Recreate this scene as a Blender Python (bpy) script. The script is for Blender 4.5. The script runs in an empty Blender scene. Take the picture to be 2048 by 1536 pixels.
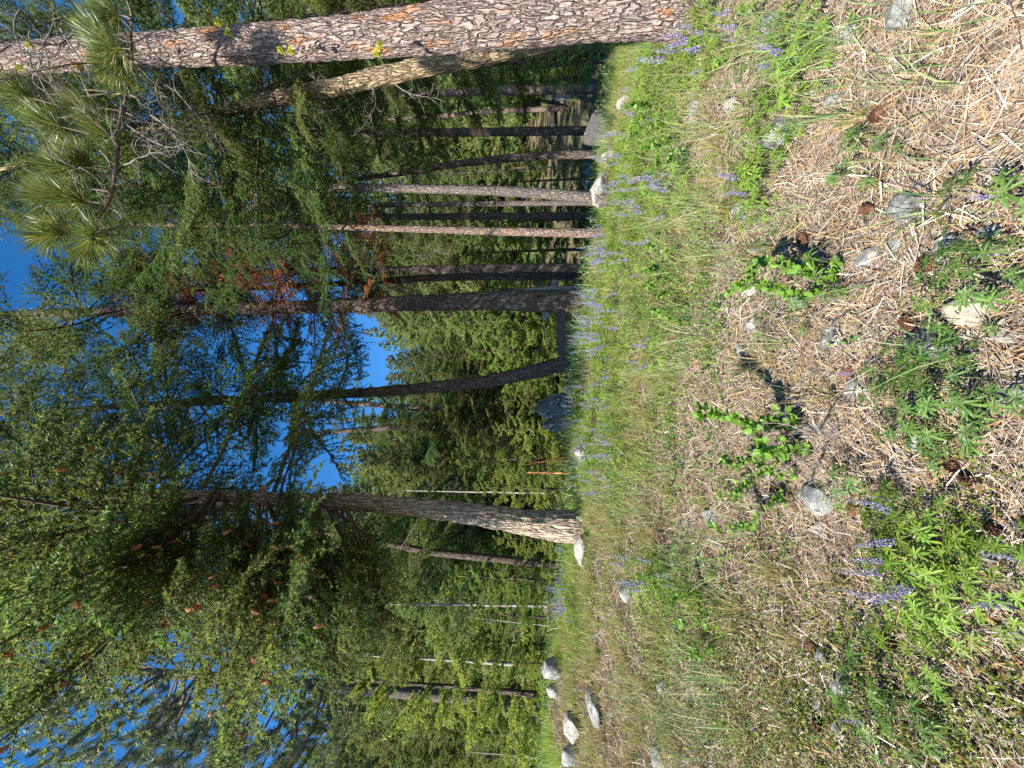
import bpy, math, random
import numpy as np
from mathutils import Vector, Matrix, noise

S = bpy.context.scene
COL = S.collection
R = math.radians
rng = np.random.default_rng(11)
random.seed(11)

# ------------------------------------------------------------------ camera
# the photograph was taken with the phone held on its side: world "up" points to the left of the picture
PITCH, FPX = R(5.4), 770.0                       # focal length in pixels of a 2048 px wide picture
CAM = np.array([0.0, 0.0, 1.5])
cp, sp = math.cos(PITCH), math.sin(PITCH)
FWD, UPV, RGT = np.array([0, cp, sp]), np.array([0, -sp, cp]), np.array([1.0, 0, 0])
cd = bpy.data.cameras.new('camera')
cam = bpy.data.objects.new('camera', cd)
COL.objects.link(cam)
ax, ay, az = -UPV, RGT, -FWD
cam.matrix_world = Matrix(((ax[0], ay[0], az[0], CAM[0]), (ax[1], ay[1], az[1], CAM[1]), (ax[2], ay[2], az[2], CAM[2]), (0, 0, 0, 1)))
cd.sensor_width = 36.0
cd.lens = FPX / 2048 * 36.0
cd.clip_start, cd.clip_end = 0.05, 2000
S.camera = cam

# ------------------------------------------------------------------ sky, sun, exposure
SUN_EL = R(41)
SUN_DIR = np.array([-0.64, -0.77, 0.0]); SUN_DIR /= np.linalg.norm(SUN_DIR)
SUN_DIR = SUN_DIR * math.cos(SUN_EL); SUN_DIR[2] = math.sin(SUN_EL)      # towards the sun
w = bpy.data.worlds.new('World'); S.world = w; w.use_nodes = True
nt = w.node_tree
sky = nt.nodes.new('ShaderNodeTexSky'); sky.sky_type = 'NISHITA'; sky.sun_disc = False
sky.sun_elevation = SUN_EL
sky.sun_rotation = math.atan2(SUN_DIR[0], SUN_DIR[1])
sky.altitude = 1400; sky.air_density = 1.0; sky.dust_density = 0.0; sky.ozone_density = 3.0
hsv = nt.nodes.new('ShaderNodeHueSaturation'); hsv.inputs['Saturation'].default_value = 1.3      # the phone's colour rendering
nt.links.new(sky.outputs[0], hsv.inputs['Color']); nt.links.new(hsv.outputs[0], nt.nodes['Background'].inputs[0])
nt.nodes['Background'].inputs[1].default_value = 0.088
sl = bpy.data.lights.new('sun', 'SUN'); sl.energy = 5.0; sl.angle = R(0.5); sl.color = (1.0, 0.94, 0.84)
sun = bpy.data.objects.new('sun', sl); COL.objects.link(sun)
sun.rotation_euler = Vector(SUN_DIR).to_track_quat('Z', 'Y').to_euler()
S.view_settings.view_transform = 'Standard'; S.view_settings.look = 'None'
S.view_settings.gamma = 1; S.view_settings.use_curve_mapping = False
S.view_settings.exposure = 1.62
S.render.engine = 'CYCLES'
S.cycles.max_bounces = 7; S.cycles.diffuse_bounces = 3; S.cycles.glossy_bounces = 2
S.cycles.transmission_bounces = 4; S.cycles.caustics_reflective = False; S.cycles.caustics_refractive = False
S.cycles.use_denoising = False

# ------------------------------------------------------------------ terrain
def sstep(a, b, x):
    t = np.clip((x - a) / (b - a), 0, 1)
    return t * t * (3 - 2 * t)
_w = rng.normal(size=(14, 2)); _ph = rng.uniform(0, 6.28, 14)
def bumps(x, y):
    z = 0
    for i in range(14):
        f = [0.5, 0.8, 1.3, 2.1, 3.4, 5.5, 9][i % 7]
        a = [.045, .035, .028, .02, .014, .009, .005][i % 7]
        k = _w[i] / np.linalg.norm(_w[i])
        z = z + a * np.sin(f * 1.9 * (k[0] * x + k[1] * y) + _ph[i])
    return z
def terrain(x, y):
    x = np.asarray(x, float); y = np.asarray(y, float)
    ridge = 6.7 + 0.25 * np.sin(x * .9 + 1) + 0.5 * sstep(-1, 1.5, x) * (1 - sstep(1.5, 3, x)) - .35 * sstep(-1, -5, x)
    xs = np.clip(x, -9, 9)
    tilt = -0.085 * xs * np.clip(y / 5, .25, 1.15)
    z = 0.128 * np.minimum(y, ridge) + tilt
    over = np.clip(y - ridge, 0, None)
    depth = 0.95 + 0.035 * np.clip(x, -12, 8)
    z = z - depth * sstep(0, 4.5, over) + 0.30 * (np.clip(y - 15.5, 0, 40) + .4 * np.clip(y - 55.5, 0, 200)) * sstep(15, 19, y)
    z = z + 0.05 * tilt * 0 + bumps(x, y) * np.clip(.35 + np.hypot(x, y) * .12, .3, 1.6) * .55
    return z
def tz(x, y): return float(terrain(x, y))

def ray(X, Y):
    r = (768 - Y) / FPX; u = (1024 - X) / FPX
    return np.array([r, cp - u * sp, u * cp + sp])
def at_y(X, Y, y):
    d = ray(X, Y); return CAM + d * (y / d[1])
def on_ground(X, Y, far=40.0):
    d = ray(X, Y); prev = 0.2
    t = 0.2
    while t < far:
        p = CAM + d * t
        if p[2] < terrain(p[0], p[1]):
            a, b = prev, t
            for _ in range(24):
                m = .5 * (a + b); q = CAM + d * m
                if q[2] < terrain(q[0], q[1]): b = m
                else: a = m
            p = CAM + d * b
            return np.array([p[0], p[1], tz(p[0], p[1])])
        prev = t; t += 0.04 + t * .01
    p = CAM + d * 8.0
    return np.array([p[0], p[1], tz(p[0], p[1])])
def depth_of(p): return float(np.dot(np.asarray(p) - CAM, FWD))
def project(P):
    q = P - CAM
    d = np.maximum(q @ FWD, 1e-3)
    return 1024 - (q @ UPV) / d * FPX, 768 - (q @ RGT) / d * FPX     # X, Y in photo pixels

# ------------------------------------------------------------------ node materials
def new_mat(name):
    m = bpy.data.materials.new(name); m.use_nodes = True
    n = m.node_tree; n.nodes.clear()
    out = n.nodes.new('ShaderNodeOutputMaterial')
    return m, n, out
def N(n, t, **kw):
    o = n.nodes.new(t)
    for k, v in kw.items():
        if k.startswith('i_'): o.inputs[k[2:]].default_value = v
        else: setattr(o, k, v)
    return o
def ramp(n, fac, stops, interp='LINEAR'):
    r = n.nodes.new('ShaderNodeValToRGB'); r.color_ramp.interpolation = interp
    e = r.color_ramp.elements
    while len(e) < len(stops): e.new(0.5)
    for i, (p, c) in enumerate(stops):
        e[i].position = p; e[i].color = (*c, 1)
    n.links.new(fac, r.inputs[0]); return r.outputs[0]
def mixc(n, fac, a, b, mode='MIX'):
    m = n.nodes.new('ShaderNodeMix'); m.data_type = 'RGBA'; m.blend_type = mode
    for s, v in ((0, fac), (6, a), (7, b)):
        if hasattr(v, 'links'): n.links.new(v, m.inputs[s])
        else: m.inputs[s].default_value = v if not isinstance(v, tuple) or len(v) == 4 else (*v, 1)
    return m.outputs[2]

def leafy(name, stops, trans=0.35, rough=0.5, spec=0.35, hue_obj=0.0):
    """thin vegetation: colour varies from piece to piece, light passes through"""
    m, n, out = new_mat(name)
    geo = N(n, 'ShaderNodeNewGeometry')
    col = ramp(n, geo.outputs['Random Per Island'], stops)
    if hue_obj:
        oi = N(n, 'ShaderNodeObjectInfo')
        hs = N(n, 'ShaderNodeHueSaturation')
        mr = N(n, 'ShaderNodeMapRange'); mr.inputs[3].default_value = .5 - hue_obj; mr.inputs[4].default_value = .5 + hue_obj * .6
        n.links.new(oi.outputs['Random'], mr.inputs[0]); n.links.new(mr.outputs[0], hs.inputs['Hue'])
        mv = N(n, 'ShaderNodeMapRange'); mv.inputs[3].default_value = 0.72; mv.inputs[4].default_value = 1.3
        ml = N(n, 'ShaderNodeMath', operation='FRACT'); mm = N(n, 'ShaderNodeMath', operation='MULTIPLY'); mm.inputs[1].default_value = 7.31
        n.links.new(oi.outputs['Random'], mm.inputs[0]); n.links.new(mm.outputs[0], ml.inputs[0]); n.links.new(ml.outputs[0], mv.inputs[0])
        n.links.new(mv.outputs[0], hs.inputs['Value']); n.links.new(col, hs.inputs['Color'])
        col = hs.outputs[0]
    b = N(n, 'ShaderNodeBsdfPrincipled'); b.inputs['Roughness'].default_value = rough
    b.inputs['Specular IOR Level'].default_value = spec
    n.links.new(col, b.inputs['Base Color'])
    if trans > 0:
        t = N(n, 'ShaderNodeBsdfTranslucent')
        tc = N(n, 'ShaderNodeHueSaturation'); tc.inputs['Saturation'].default_value = 1.1; tc.inputs['Value'].default_value = 1.35; tc.inputs['Hue'].default_value = .49
        n.links.new(col, tc.inputs['Color']); n.links.new(tc.outputs[0], t.inputs[0])
        mx = N(n, 'ShaderNodeMixShader'); mx.inputs[0].default_value = trans
        n.links.new(b.outputs[0], mx.inputs[1]); n.links.new(t.outputs[0], mx.inputs[2])
        n.links.new(mx.outputs[0], out.inputs[0])
    else:
        n.links.new(b.outputs[0], out.inputs[0])
    return m

def bark(name, plates, crack, accent=None, acc_amt=.5, sc=18, zs=.22, bump=.6, fine=80, ckv=1.0, dashes=False, warp=1.6):
    """bark plates between fissures painted dark for their shade, with patches of an inner bark colour"""
    m, n, out = new_mat(name)
    tc = N(n, 'ShaderNodeTexCoord')
    mp = N(n, 'ShaderNodeMapping'); mp.inputs['Scale'].default_value = (1, 1, zs)
    n.links.new(tc.outputs['Object'], mp.inputs[0])
    wn = N(n, 'ShaderNodeTexNoise'); wn.inputs['Scale'].default_value = sc * .6; wn.inputs['Detail'].default_value = 3
    n.links.new(mp.outputs[0], wn.inputs['Vector'])
    wm = N(n, 'ShaderNodeVectorMath', operation='MULTIPLY_ADD'); wm.inputs[1].default_value = (warp / sc,) * 3
    n.links.new(wn.outputs['Color'], wm.inputs[0]); n.links.new(mp.outputs[0], wm.inputs[2])
    vo = N(n, 'ShaderNodeTexVoronoi', feature='DISTANCE_TO_EDGE'); vo.inputs['Scale'].default_value = sc
    n.links.new(wm.outputs[0], vo.inputs['Vector'])
    vc = N(n, 'ShaderNodeTexVoronoi', feature='F1'); vc.inputs['Scale'].default_value = sc
    n.links.new(wm.outputs[0], vc.inputs['Vector'])
    fn = N(n, 'ShaderNodeTexNoise'); fn.inputs['Scale'].default_value = fine; fn.inputs['Detail'].default_value = 6; fn.inputs['Roughness'].default_value = .7
    n.links.new(mp.outputs[0], fn.inputs['Vector'])
    sep = N(n, 'ShaderNodeSeparateColor'); n.links.new(vc.outputs['Color'], sep.inputs[0])
    base = ramp(n, fn.outputs[0], [(.28, tuple(c * .55 for c in plates[0])), (.48, plates[0]), (.62, plates[1]), (.8, tuple(min(1, c * 1.35) for c in plates[1]))])
    tint = ramp(n, sep.outputs[0], [(0, (.75, .75, .78)), (1, (1.15, 1.1, 1.05))])
    base = mixc(n, 1.0, base, tint, 'MULTIPLY')
    if accent:
        an = N(n, 'ShaderNodeTexNoise'); an.inputs['Scale'].default_value = sc * .45; an.inputs['Detail'].default_value = 4
        n.links.new(mp.outputs[0], an.inputs['Vector'])
        am = ramp(n, an.outputs[0], [(1 - acc_amt - .06, (0, 0, 0)), (1 - acc_amt + .06, (1, 1, 1))])
        base = mixc(n, am, base, accent)
    ck = ramp(n, vo.outputs[0], [(.0, (ckv,) * 3), (.035, (ckv * .5,) * 3), (.08, (0, 0, 0))])
    col = mixc(n, ck, base, crack)  # crack colour paints in the shade that lies in the fissures
    if dashes:
        dn = N(n, 'ShaderNodeTexNoise'); dn.inputs['Scale'].default_value = sc * 1.1; dn.inputs['Detail'].default_value = 5
        n.links.new(mp.outputs[0], dn.inputs['Vector'])
        col = mixc(n, ramp(n, dn.outputs[0], [(.66, (0, 0, 0)), (.70, (1, 1, 1))]), col, crack)
    b = N(n, 'ShaderNodeBsdfPrincipled'); b.inputs['Roughness'].default_value = .9; b.inputs['Specular IOR Level'].default_value = .15
    n.links.new(col, b.inputs['Base Color'])
    hsum = N(n, 'ShaderNodeMath', operation='MULTIPLY_ADD'); hsum.inputs[1].default_value = .35
    hr = N(n, 'ShaderNodeMapRange'); hr.inputs[2].default_value = .25
    n.links.new(vo.outputs[0], hr.inputs[0])
    n.links.new(fn.outputs[0], hsum.inputs[0]); n.links.new(hr.outputs[0], hsum.inputs[2])
    bp = N(n, 'ShaderNodeBump'); bp.inputs['Strength'].default_value = bump; bp.inputs['Distance'].default_value = .03
    n.links.new(hsum.outputs[0], bp.inputs['Height']); n.links.new(bp.outputs[0], b.inputs['Normal'])
    n.links.new(b.outputs[0], out.inputs[0])
    return m

def plain(name, c0, c1, scale=20, rough=.85, bump=.3, dist=.01, detail=5):
    m, n, out = new_mat(name)
    tc = N(n, 'ShaderNodeTexCoord'); fn = N(n, 'ShaderNodeTexNoise')
    fn.inputs['Scale'].default_value = scale; fn.inputs['Detail'].default_value = detail; fn.inputs['Roughness'].default_value = .65
    n.links.new(tc.outputs['Object'], fn.inputs['Vector'])
    col = ramp(n, fn.outputs[0], [(.3, c0), (.7, c1)])
    b = N(n, 'ShaderNodeBsdfPrincipled'); b.inputs['Roughness'].default_value = rough; b.inputs['Specular IOR Level'].default_value = .2
    bp = N(n, 'ShaderNodeBump'); bp.inputs['Strength'].default_value = bump; bp.inputs['Distance'].default_value = dist
    n.links.new(fn.outputs[0], bp.inputs['Height']); n.links.new(bp.outputs[0], b.inputs['Normal'])
    n.links.new(col, b.inputs['Base Color']); n.links.new(b.outputs[0], out.inputs[0])
    return m

def rock_mat(name, c0, c1, lich, lich_amt, dark=None):
    m, n, out = new_mat(name)
    tc = N(n, 'ShaderNodeTexCoord'); oi = N(n, 'ShaderNodeObjectInfo')
    add = N(n, 'ShaderNodeVectorMath', operation='ADD')
    sc = N(n, 'ShaderNodeVectorMath', operation='SCALE'); sc.inputs['Scale'].default_value = 40
    cb = N(n, 'ShaderNodeCombineXYZ'); n.links.new(oi.outputs['Random'], cb.inputs[0])
    n.links.new(cb.outputs[0], sc.inputs[0]); n.links.new(sc.outputs[0], add.inputs[0]); n.links.new(tc.outputs['Object'], add.inputs[1])
    def nz(s, d=5, r=.6):
        t = N(n, 'ShaderNodeTexNoise'); t.inputs['Scale'].default_value = s; t.inputs['Detail'].default_value = d; t.inputs['Roughness'].default_value = r
        n.links.new(add.outputs[0], t.inputs['Vector']); return t.outputs[0]
    col = ramp(n, nz(5, 9, .75), [(.3, c0), (.68, c1)])
    if dark: col = mixc(n, ramp(n, nz(1.7, 6, .7), [(.55, (0, 0, 0)), (.6, (1, 1, 1))]), col, dark)
    l1 = ramp(n, nz(2.1, 9, .7), [(1 - lich_amt - .015, (0, 0, 0)), (1 - lich_amt + .02, (1, 1, 1))])
    lc = ramp(n, nz(14, 4), [(.3, tuple(c * .7 for c in lich)), (.7, lich)])
    col = mixc(n, l1, col, lc)
    l2 = ramp(n, nz(6.5, 6, .6), [(.62, (0, 0, 0)), (.66, (1, 1, 1))])
    col = mixc(n, l2, col, tuple(min(.8, c * 1.2) for c in lich))
    b = N(n, 'ShaderNodeBsdfPrincipled'); b.inputs['Roughness'].default_value = .88; b.inputs['Specular IOR Level'].default_value = .2
    bp = N(n, 'ShaderNodeBump'); bp.inputs['Strength'].default_value = .7; bp.inputs['Distance'].default_value = .012
    n.links.new(nz(9, 8, .75), bp.inputs['Height']); n.links.new(bp.outputs[0], b.inputs['Normal'])
    n.links.new(col, b.inputs['Base Color']); n.links.new(b.outputs[0], out.inputs[0])
    return m

def ground_mat():
    m, n, out = new_mat('forest_floor')
    tc = N(n, 'ShaderNodeTexCoord')
    def nz(s, d=6, r=.65):
        t = N(n, 'ShaderNodeTexNoise'); t.inputs['Scale'].default_value = s; t.inputs['Detail'].default_value = d; t.inputs['Roughness'].default_value = r
        n.links.new(tc.outputs['Object'], t.inputs['Vector']); return t.outputs[0]
    litter = ramp(n, nz(38, 8, .75), [(.25, (.024, .017, .013)), (.45, (.085, .062, .045)), (.6, (.16, .122, .088)), (.8, (.25, .2, .15))])
    soil = ramp(n, nz(20), [(.3, (.05, .034, .024)), (.7, (.13, .09, .06))])
    col = mixc(n, ramp(n, nz(2.2, 4), [(.45, (0, 0, 0)), (.62, (1, 1, 1))]), litter, soil)
    moss = ramp(n, nz(30), [(.3, (.03, .045, .012)), (.7, (.09, .12, .035))])
    # beyond the grassy rise the forest floor carries moss and low green
    sx = N(n, 'ShaderNodeSeparateXYZ'); n.links.new(tc.outputs['Object'], sx.inputs[0])
    far = N(n, 'ShaderNodeMapRange'); far.inputs[1].default_value = 4.5; far.inputs[2].default_value = 8; far.inputs[3].default_value = .12; far.inputs[4].default_value = .7
    n.links.new(sx.outputs[1], far.inputs[0])
    mk = ramp(n, nz(1.1, 5), [(.4, (0, 0, 0)), (.6, (1, 1, 1))])
    mm = mixc(n, 1.0, mk, far.outputs[0], 'MULTIPLY')
    col = mixc(n, mm, col, moss)
    b = N(n, 'ShaderNodeBsdfPrincipled'); b.inputs['Roughness'].default_value = .95; b.inputs['Specular IOR Level'].default_value = .1
    bp = N(n, 'ShaderNodeBump'); bp.inputs['Strength'].default_value = .9; bp.inputs['Distance'].default_value = .02
    n.links.new(nz(55, 8, .8), bp.inputs['Height']); n.links.new(bp.outputs[0], b.inputs['Normal'])
    n.links.new(col, b.inputs['Base Color']); n.links.new(b.outputs[0], out.inputs[0])
    return m

M = {}
M['ponderosa'] = bark('ponderosa_bark', ((.25, .195, .172), (.42, .345, .31)), (.04, .022, .019), (.40, .19, .085), .37, 24, .26, 1.0, 85, .55, True, 3.2)
M['gold_bark'] = bark('golden_bark', ((.27, .21, .13), (.44, .35, .22)), (.05, .036, .024), (.40, .26, .12), .35, 26, .16, .9, 90)
M['pale_bark'] = bark('pale_furrowed_bark', ((.31, .25, .19), (.50, .41, .31)), (.06, .045, .034), (.40, .28, .17), .3, 20, .16, .9, 80)
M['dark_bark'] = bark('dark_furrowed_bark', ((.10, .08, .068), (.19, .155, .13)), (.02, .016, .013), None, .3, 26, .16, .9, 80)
M['grey_bark'] = bark('grey_scaly_bark', ((.125, .108, .096), (.235, .205, .183)), (.03, .032, .028), None, .3, 30, .35, .7, 90)
M['pink_bark'] = bark('pinkish_bark', ((.165, .124, .104), (.29, .218, .182)), (.05, .04, .03), (.45, .23, .14), .35, 26, .3, .7, 80)
M['snag'] = plain('bleached_wood', (.13, .12, .108), (.37, .345, .31), 9, detail=9)
M['twig'] = plain('twig_bark', (.06, .047, .038), (.16, .13, .105), 60)
M['dead_twig'] = plain('grey_dead_twig', (.10, .088, .078), (.23, .205, .185), 50)
M['stick'] = plain('brown_stick', (.07, .05, .038), (.16, .11, .08), 40)
M['orange_wood'] = plain('orange_broken_wood', (.42, .17, .05), (.62, .30, .10), 30)
M['red_rot'] = plain('red_rotten_wood', (.20, .055, .022), (.42, .15, .06), 24, bump=.9, dist=.02)
M['log'] = plain('fallen_log_bark', (.10, .055, .042), (.24, .15, .115), 18, bump=.8)
M['fir'] = leafy('fir_needles', [(0, (.05, .085, .024)), (.5, (.10, .155, .042)), (1, (.19, .24, .07))], .48, .55, .3, .03)
M['fir_bright'] = leafy('young_fir_needles', [(0, (.08, .13, .025)), (.5, (.15, .215, .045)), (1, (.25, .31, .075))], .45, .5, .3, .025)
M['fir_far'] = leafy('forest_fir_needles', [(0, (.078, .115, .036)), (.5, (.148, .20, .064)), (1, (.25, .30, .105))], .48, .6, .25, .035)
M['larch'] = leafy('larch_needles', [(0, (.045, .10, .026)), (.5, (.085, .165, .04)), (1, (.14, .22, .06))], .4, .55, .3, .02)
M['brown_needles'] = leafy('dead_brown_needles', [(0, (.15, .05, .022)), (.5, (.27, .10, .042)), (1, (.40, .19, .09))], .25, .7, .2)
M['pine'] = leafy('ponderosa_needles', [(0, (.055, .095, .022)), (.55, (.115, .165, .04)), (.9, (.20, .225, .06)), (1, (.34, .25, .075))], .3, .4, .5)
M['pine_far'] = leafy('ponderosa_needles_blue_green', [(0, (.06, .095, .045)), (.6, (.115, .16, .075)), (1, (.19, .22, .10))], .25, .45, .45)
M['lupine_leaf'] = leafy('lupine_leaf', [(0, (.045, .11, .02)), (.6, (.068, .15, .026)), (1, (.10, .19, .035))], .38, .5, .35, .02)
M['lupine_bright'] = leafy('lupine_leaf_yellow_green', [(0, (.10, .19, .022)), (.6, (.145, .245, .03)), (1, (.195, .285, .042))], .42, .5, .35, .015)  # brighter yellow-green leaf colour
M['lupine_flower'] = leafy('lupine_petals', [(0, (.13, .10, .29)), (.5, (.205, .175, .36)), (.8, (.30, .275, .42)), (1, (.44, .42, .50))], .3, .6, .2)
M['stem_green'] = leafy('green_stem', [(0, (.10, .15, .04)), (1, (.16, .20, .06))], 0, .6, .3)
M['shrub_leaf'] = leafy('shrub_leaf', [(0, (.075, .165, .02)), (.6, (.13, .25, .035)), (1, (.22, .34, .06))], .4, .45, .4)
M['bearberry'] = leafy('bearberry_leaf', [(0, (.055, .085, .012)), (.55, (.115, .155, .022)), (.93, (.19, .21, .03)), (.965, (.14, .05, .022)), (1, (.20, .06, .03))], .25, .38, .5)
M['herb'] = leafy('herb_leaf', [(0, (.05, .12, .018)), (.6, (.10, .20, .028)), (1, (.18, .28, .05))], .4, .5, .35)
M['blade'] = leafy('green_grass_blade', [(0, (.10, .18, .06)), (.5, (.17, .26, .09)), (.85, (.26, .33, .14)), (1, (.42, .36, .20))], .35, .5, .35)
M['blade_lush'] = leafy('lush_grass_blade', [(0, (.12, .20, .025)), (.5, (.20, .29, .04)), (1, (.31, .37, .08))], .4, .5, .35)
M['blade_dry'] = leafy('olive_and_straw_blade', [(0, (.12, .13, .035)), (.45, (.20, .20, .06)), (.75, (.34, .28, .12)), (1, (.48, .39, .22))], .3, .6, .3)
M['litter'] = leafy('fallen_pine_needle', [(0, (.07, .05, .035)), (.2, (.19, .135, .09)), (.36, (.36, .22, .10)), (.5, (.34, .255, .165)), (.65, (.26, .22, .185)), (.85, (.32, .285, .245)), (1, (.54, .46, .36))], 0, .55, .35)
M['cone'] = plain('cone_scale', (.055, .028, .017), (.19, .098, .055), 70)
M['fir_cone'] = plain('fir_cone_scale', (.34, .15, .07), (.56, .29, .16), 90)
M['lichen'] = leafy('wolf_lichen', [(0, (.35, .38, .03)), (1, (.52, .52, .06))], .2, .8, .1)
M['rock_grey'] = rock_mat('grey_lichened_rock', (.12, .12, .12), (.24, .24, .235), (.37, .375, .33), .43, (.065, .063, .06))
M['rock_dark'] = rock_mat('dark_lichened_rock', (.088, .085, .08), (.195, .19, .18), (.52, .51, .45), .42, (.035, .035, .04))
M['rock_pale'] = rock_mat('pale_granite', (.16, .15, .135), (.32, .30, .27), (.38, .375, .34), .42, (.12, .115, .11))
M['rock_tan'] = rock_mat('tan_granite', (.21, .185, .145), (.37, .325, .26), (.20, .21, .20), .42)
M['rock_shade'] = rock_mat('shade_darkened_rock', (.03, .029, .028), (.08, .078, .075), (.18, .178, .165), .3)  # rock colour darkened to stand in for the shade of the hollow
M['ground'] = ground_mat()
def water_mat():
    m, n, out = new_mat('stream_water')
    b = N(n, 'ShaderNodeBsdfPrincipled'); b.inputs['Base Color'].default_value = (.02, .03, .03, 1); b.inputs['Roughness'].default_value = .12
    tc = N(n, 'ShaderNodeTexCoord'); t = N(n, 'ShaderNodeTexNoise'); t.inputs['Scale'].default_value = 4
    n.links.new(tc.outputs['Object'], t.inputs['Vector'])
    c = ramp(n, t.outputs[0], [(.56, (.02, .03, .03)), (.64, (.7, .72, .74))])
    n.links.new(c, b.inputs['Base Color'])
    bp = N(n, 'ShaderNodeBump'); bp.inputs['Strength'].default_value = .5; n.links.new(t.outputs[0], bp.inputs['Height']); n.links.new(bp.outputs[0], b.inputs['Normal'])
    n.links.new(b.outputs[0], out.inputs[0]); return m
M['water'] = water_mat()

# ------------------------------------------------------------------ mesh helpers
class MB:
    """collects vertices and faces (numpy) per material slot"""
    def __init__(self): self.V, self.F, self.n = [], [], 0
    def add(self, V, F, slot=0):
        V = np.asarray(V, float).reshape(-1, 3); F = np.asarray(F, int)
        if len(V) == 0 or len(F) == 0: return self
        self.V.append(V); self.F.append((F + self.n, slot)); self.n += len(V); return self
    def mesh(self, name, mats, smooth=True):
        me = bpy.data.meshes.new(name)
        V = np.concatenate(self.V); me.vertices.add(len(V)); me.vertices.foreach_set('co', V.ravel().astype(np.float32))
        tot = np.concatenate([np.full(len(F), F.shape[1]) for F, _ in self.F])
        idx = np.concatenate([F.ravel() for F, _ in self.F])
        mi = np.concatenate([np.full(len(F), s) for F, s in self.F])
        me.loops.add(len(idx)); me.loops.foreach_set('vertex_index', idx.astype(np.int32))
        me.polygons.add(len(tot)); st = np.concatenate([[0], np.cumsum(tot)[:-1]])
        me.polygons.foreach_set('loop_start', st.astype(np.int32))
        me.polygons.foreach_set('loop_total', tot.astype(np.int32))
        me.polygons.foreach_set('material_index', mi.astype(np.int32))
        me.polygons.foreach_set('use_smooth', np.full(len(tot), smooth))
        for m in mats: me.materials.append(m)
        me.update(calc_edges=True)
        return me
    def arrays(self):
        return np.concatenate(self.V), self.F

def obj(name, me, parent=None, loc=None, mat=None):
    o = bpy.data.objects.new(name, me); COL.objects.link(o)
    if parent is not None: o.parent = parent
    if loc is not None: o.location = loc
    return o
def thing(name, label, cat, loc, group=None, me=None):
    o = bpy.data.objects.new(name, me); COL.objects.link(o); o.location = loc
    o['label'] = label; o['category'] = cat
    if group: o['group'] = group
    if me is None: o.empty_display_size = .1
    return o
def override(o, slot, mat):
    s = o.material_slots[slot]; s.link = 'OBJECT'; s.material = mat

def unit(v): return v / np.maximum(np.linalg.norm(v, axis=-1, keepdims=True), 1e-9)
def tube(P, rad, k=6, cap=False):
    P = np.asarray(P, float); m = len(P); rad = np.broadcast_to(np.asarray(rad, float), (m,))
    T = unit(np.gradient(P, axis=0)); 
    ref = np.array([0, 0, 1.0]) if abs(T[0][2]) < .9 else np.array([1.0, 0, 0])
    u = unit(np.cross(T[0], ref)); U = [u]
    for i in range(1, m):
        u = unit(U[-1] - T[i] * np.dot(U[-1], T[i])); U.append(u)
    U = np.array(U); W = np.cross(T, U)
    a = np.linspace(0, 2 * np.pi, k, endpoint=False)
    V = P[:, None, :] + rad[:, None, None] * (np.cos(a)[None, :, None] * U[:, None, :] + np.sin(a)[None, :, None] * W[:, None, :])
    i, j = np.meshgrid(np.arange(m - 1), np.arange(k), indexing='ij'); j2 = (j + 1) % k
    F = np.stack([i * k + j, i * k + j2, (i + 1) * k + j2, (i + 1) * k + j], -1).reshape(-1, 4)
    return V.reshape(-1, 3), F
def smooth_line(P, n):
    """Catmull-Rom through the points"""
    P = np.asarray(P, float)
    Q = np.vstack([2 * P[0] - P[1], P, 2 * P[-1] - P[-2]])
    out = []
    ts = np.linspace(0, len(P) - 1, n)
    for t in ts:
        i = min(int(t), len(P) - 2); f = t - i
        a, b, c, d = Q[i], Q[i + 1], Q[i + 2], Q[i + 3]
        out.append(.5 * (2 * b + (c - a) * f + (2 * a - 5 * b + 4 * c - d) * f * f + (3 * b - a - 3 * c + d) * f ** 3))
    return np.array(out)

def needle_tris(A, B, per_m, L, W, fwd=.6, rg=rng):
    """flat pointed needles along the segments A->B"""
    A = np.asarray(A); B = np.asarray(B); d = B - A; ln = np.linalg.norm(d, axis=1)
    cnt = rg.poisson(ln * per_m); idx = np.repeat(np.arange(len(A)), cnt); n = len(idx)
    t = rg.random(n)[:, None]; P = A[idx] + d[idx] * t; D = unit(d[idx])
    r = rg.normal(size=(n, 3)); r = unit(r - D * np.sum(r * D, 1, keepdims=True))
    dr = unit(D * fwd + r * (.55 + .5 * rg.random((n, 1))))
    l = L * (.6 + .6 * rg.random((n, 1)))
    s = unit(np.cross(dr, rg.normal(size=(n, 3)))) * W * .5
    V = np.stack([P - s, P + s, P + dr * l], 1).reshape(-1, 3)
    return V, np.arange(3 * n).reshape(-1, 3)

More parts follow.
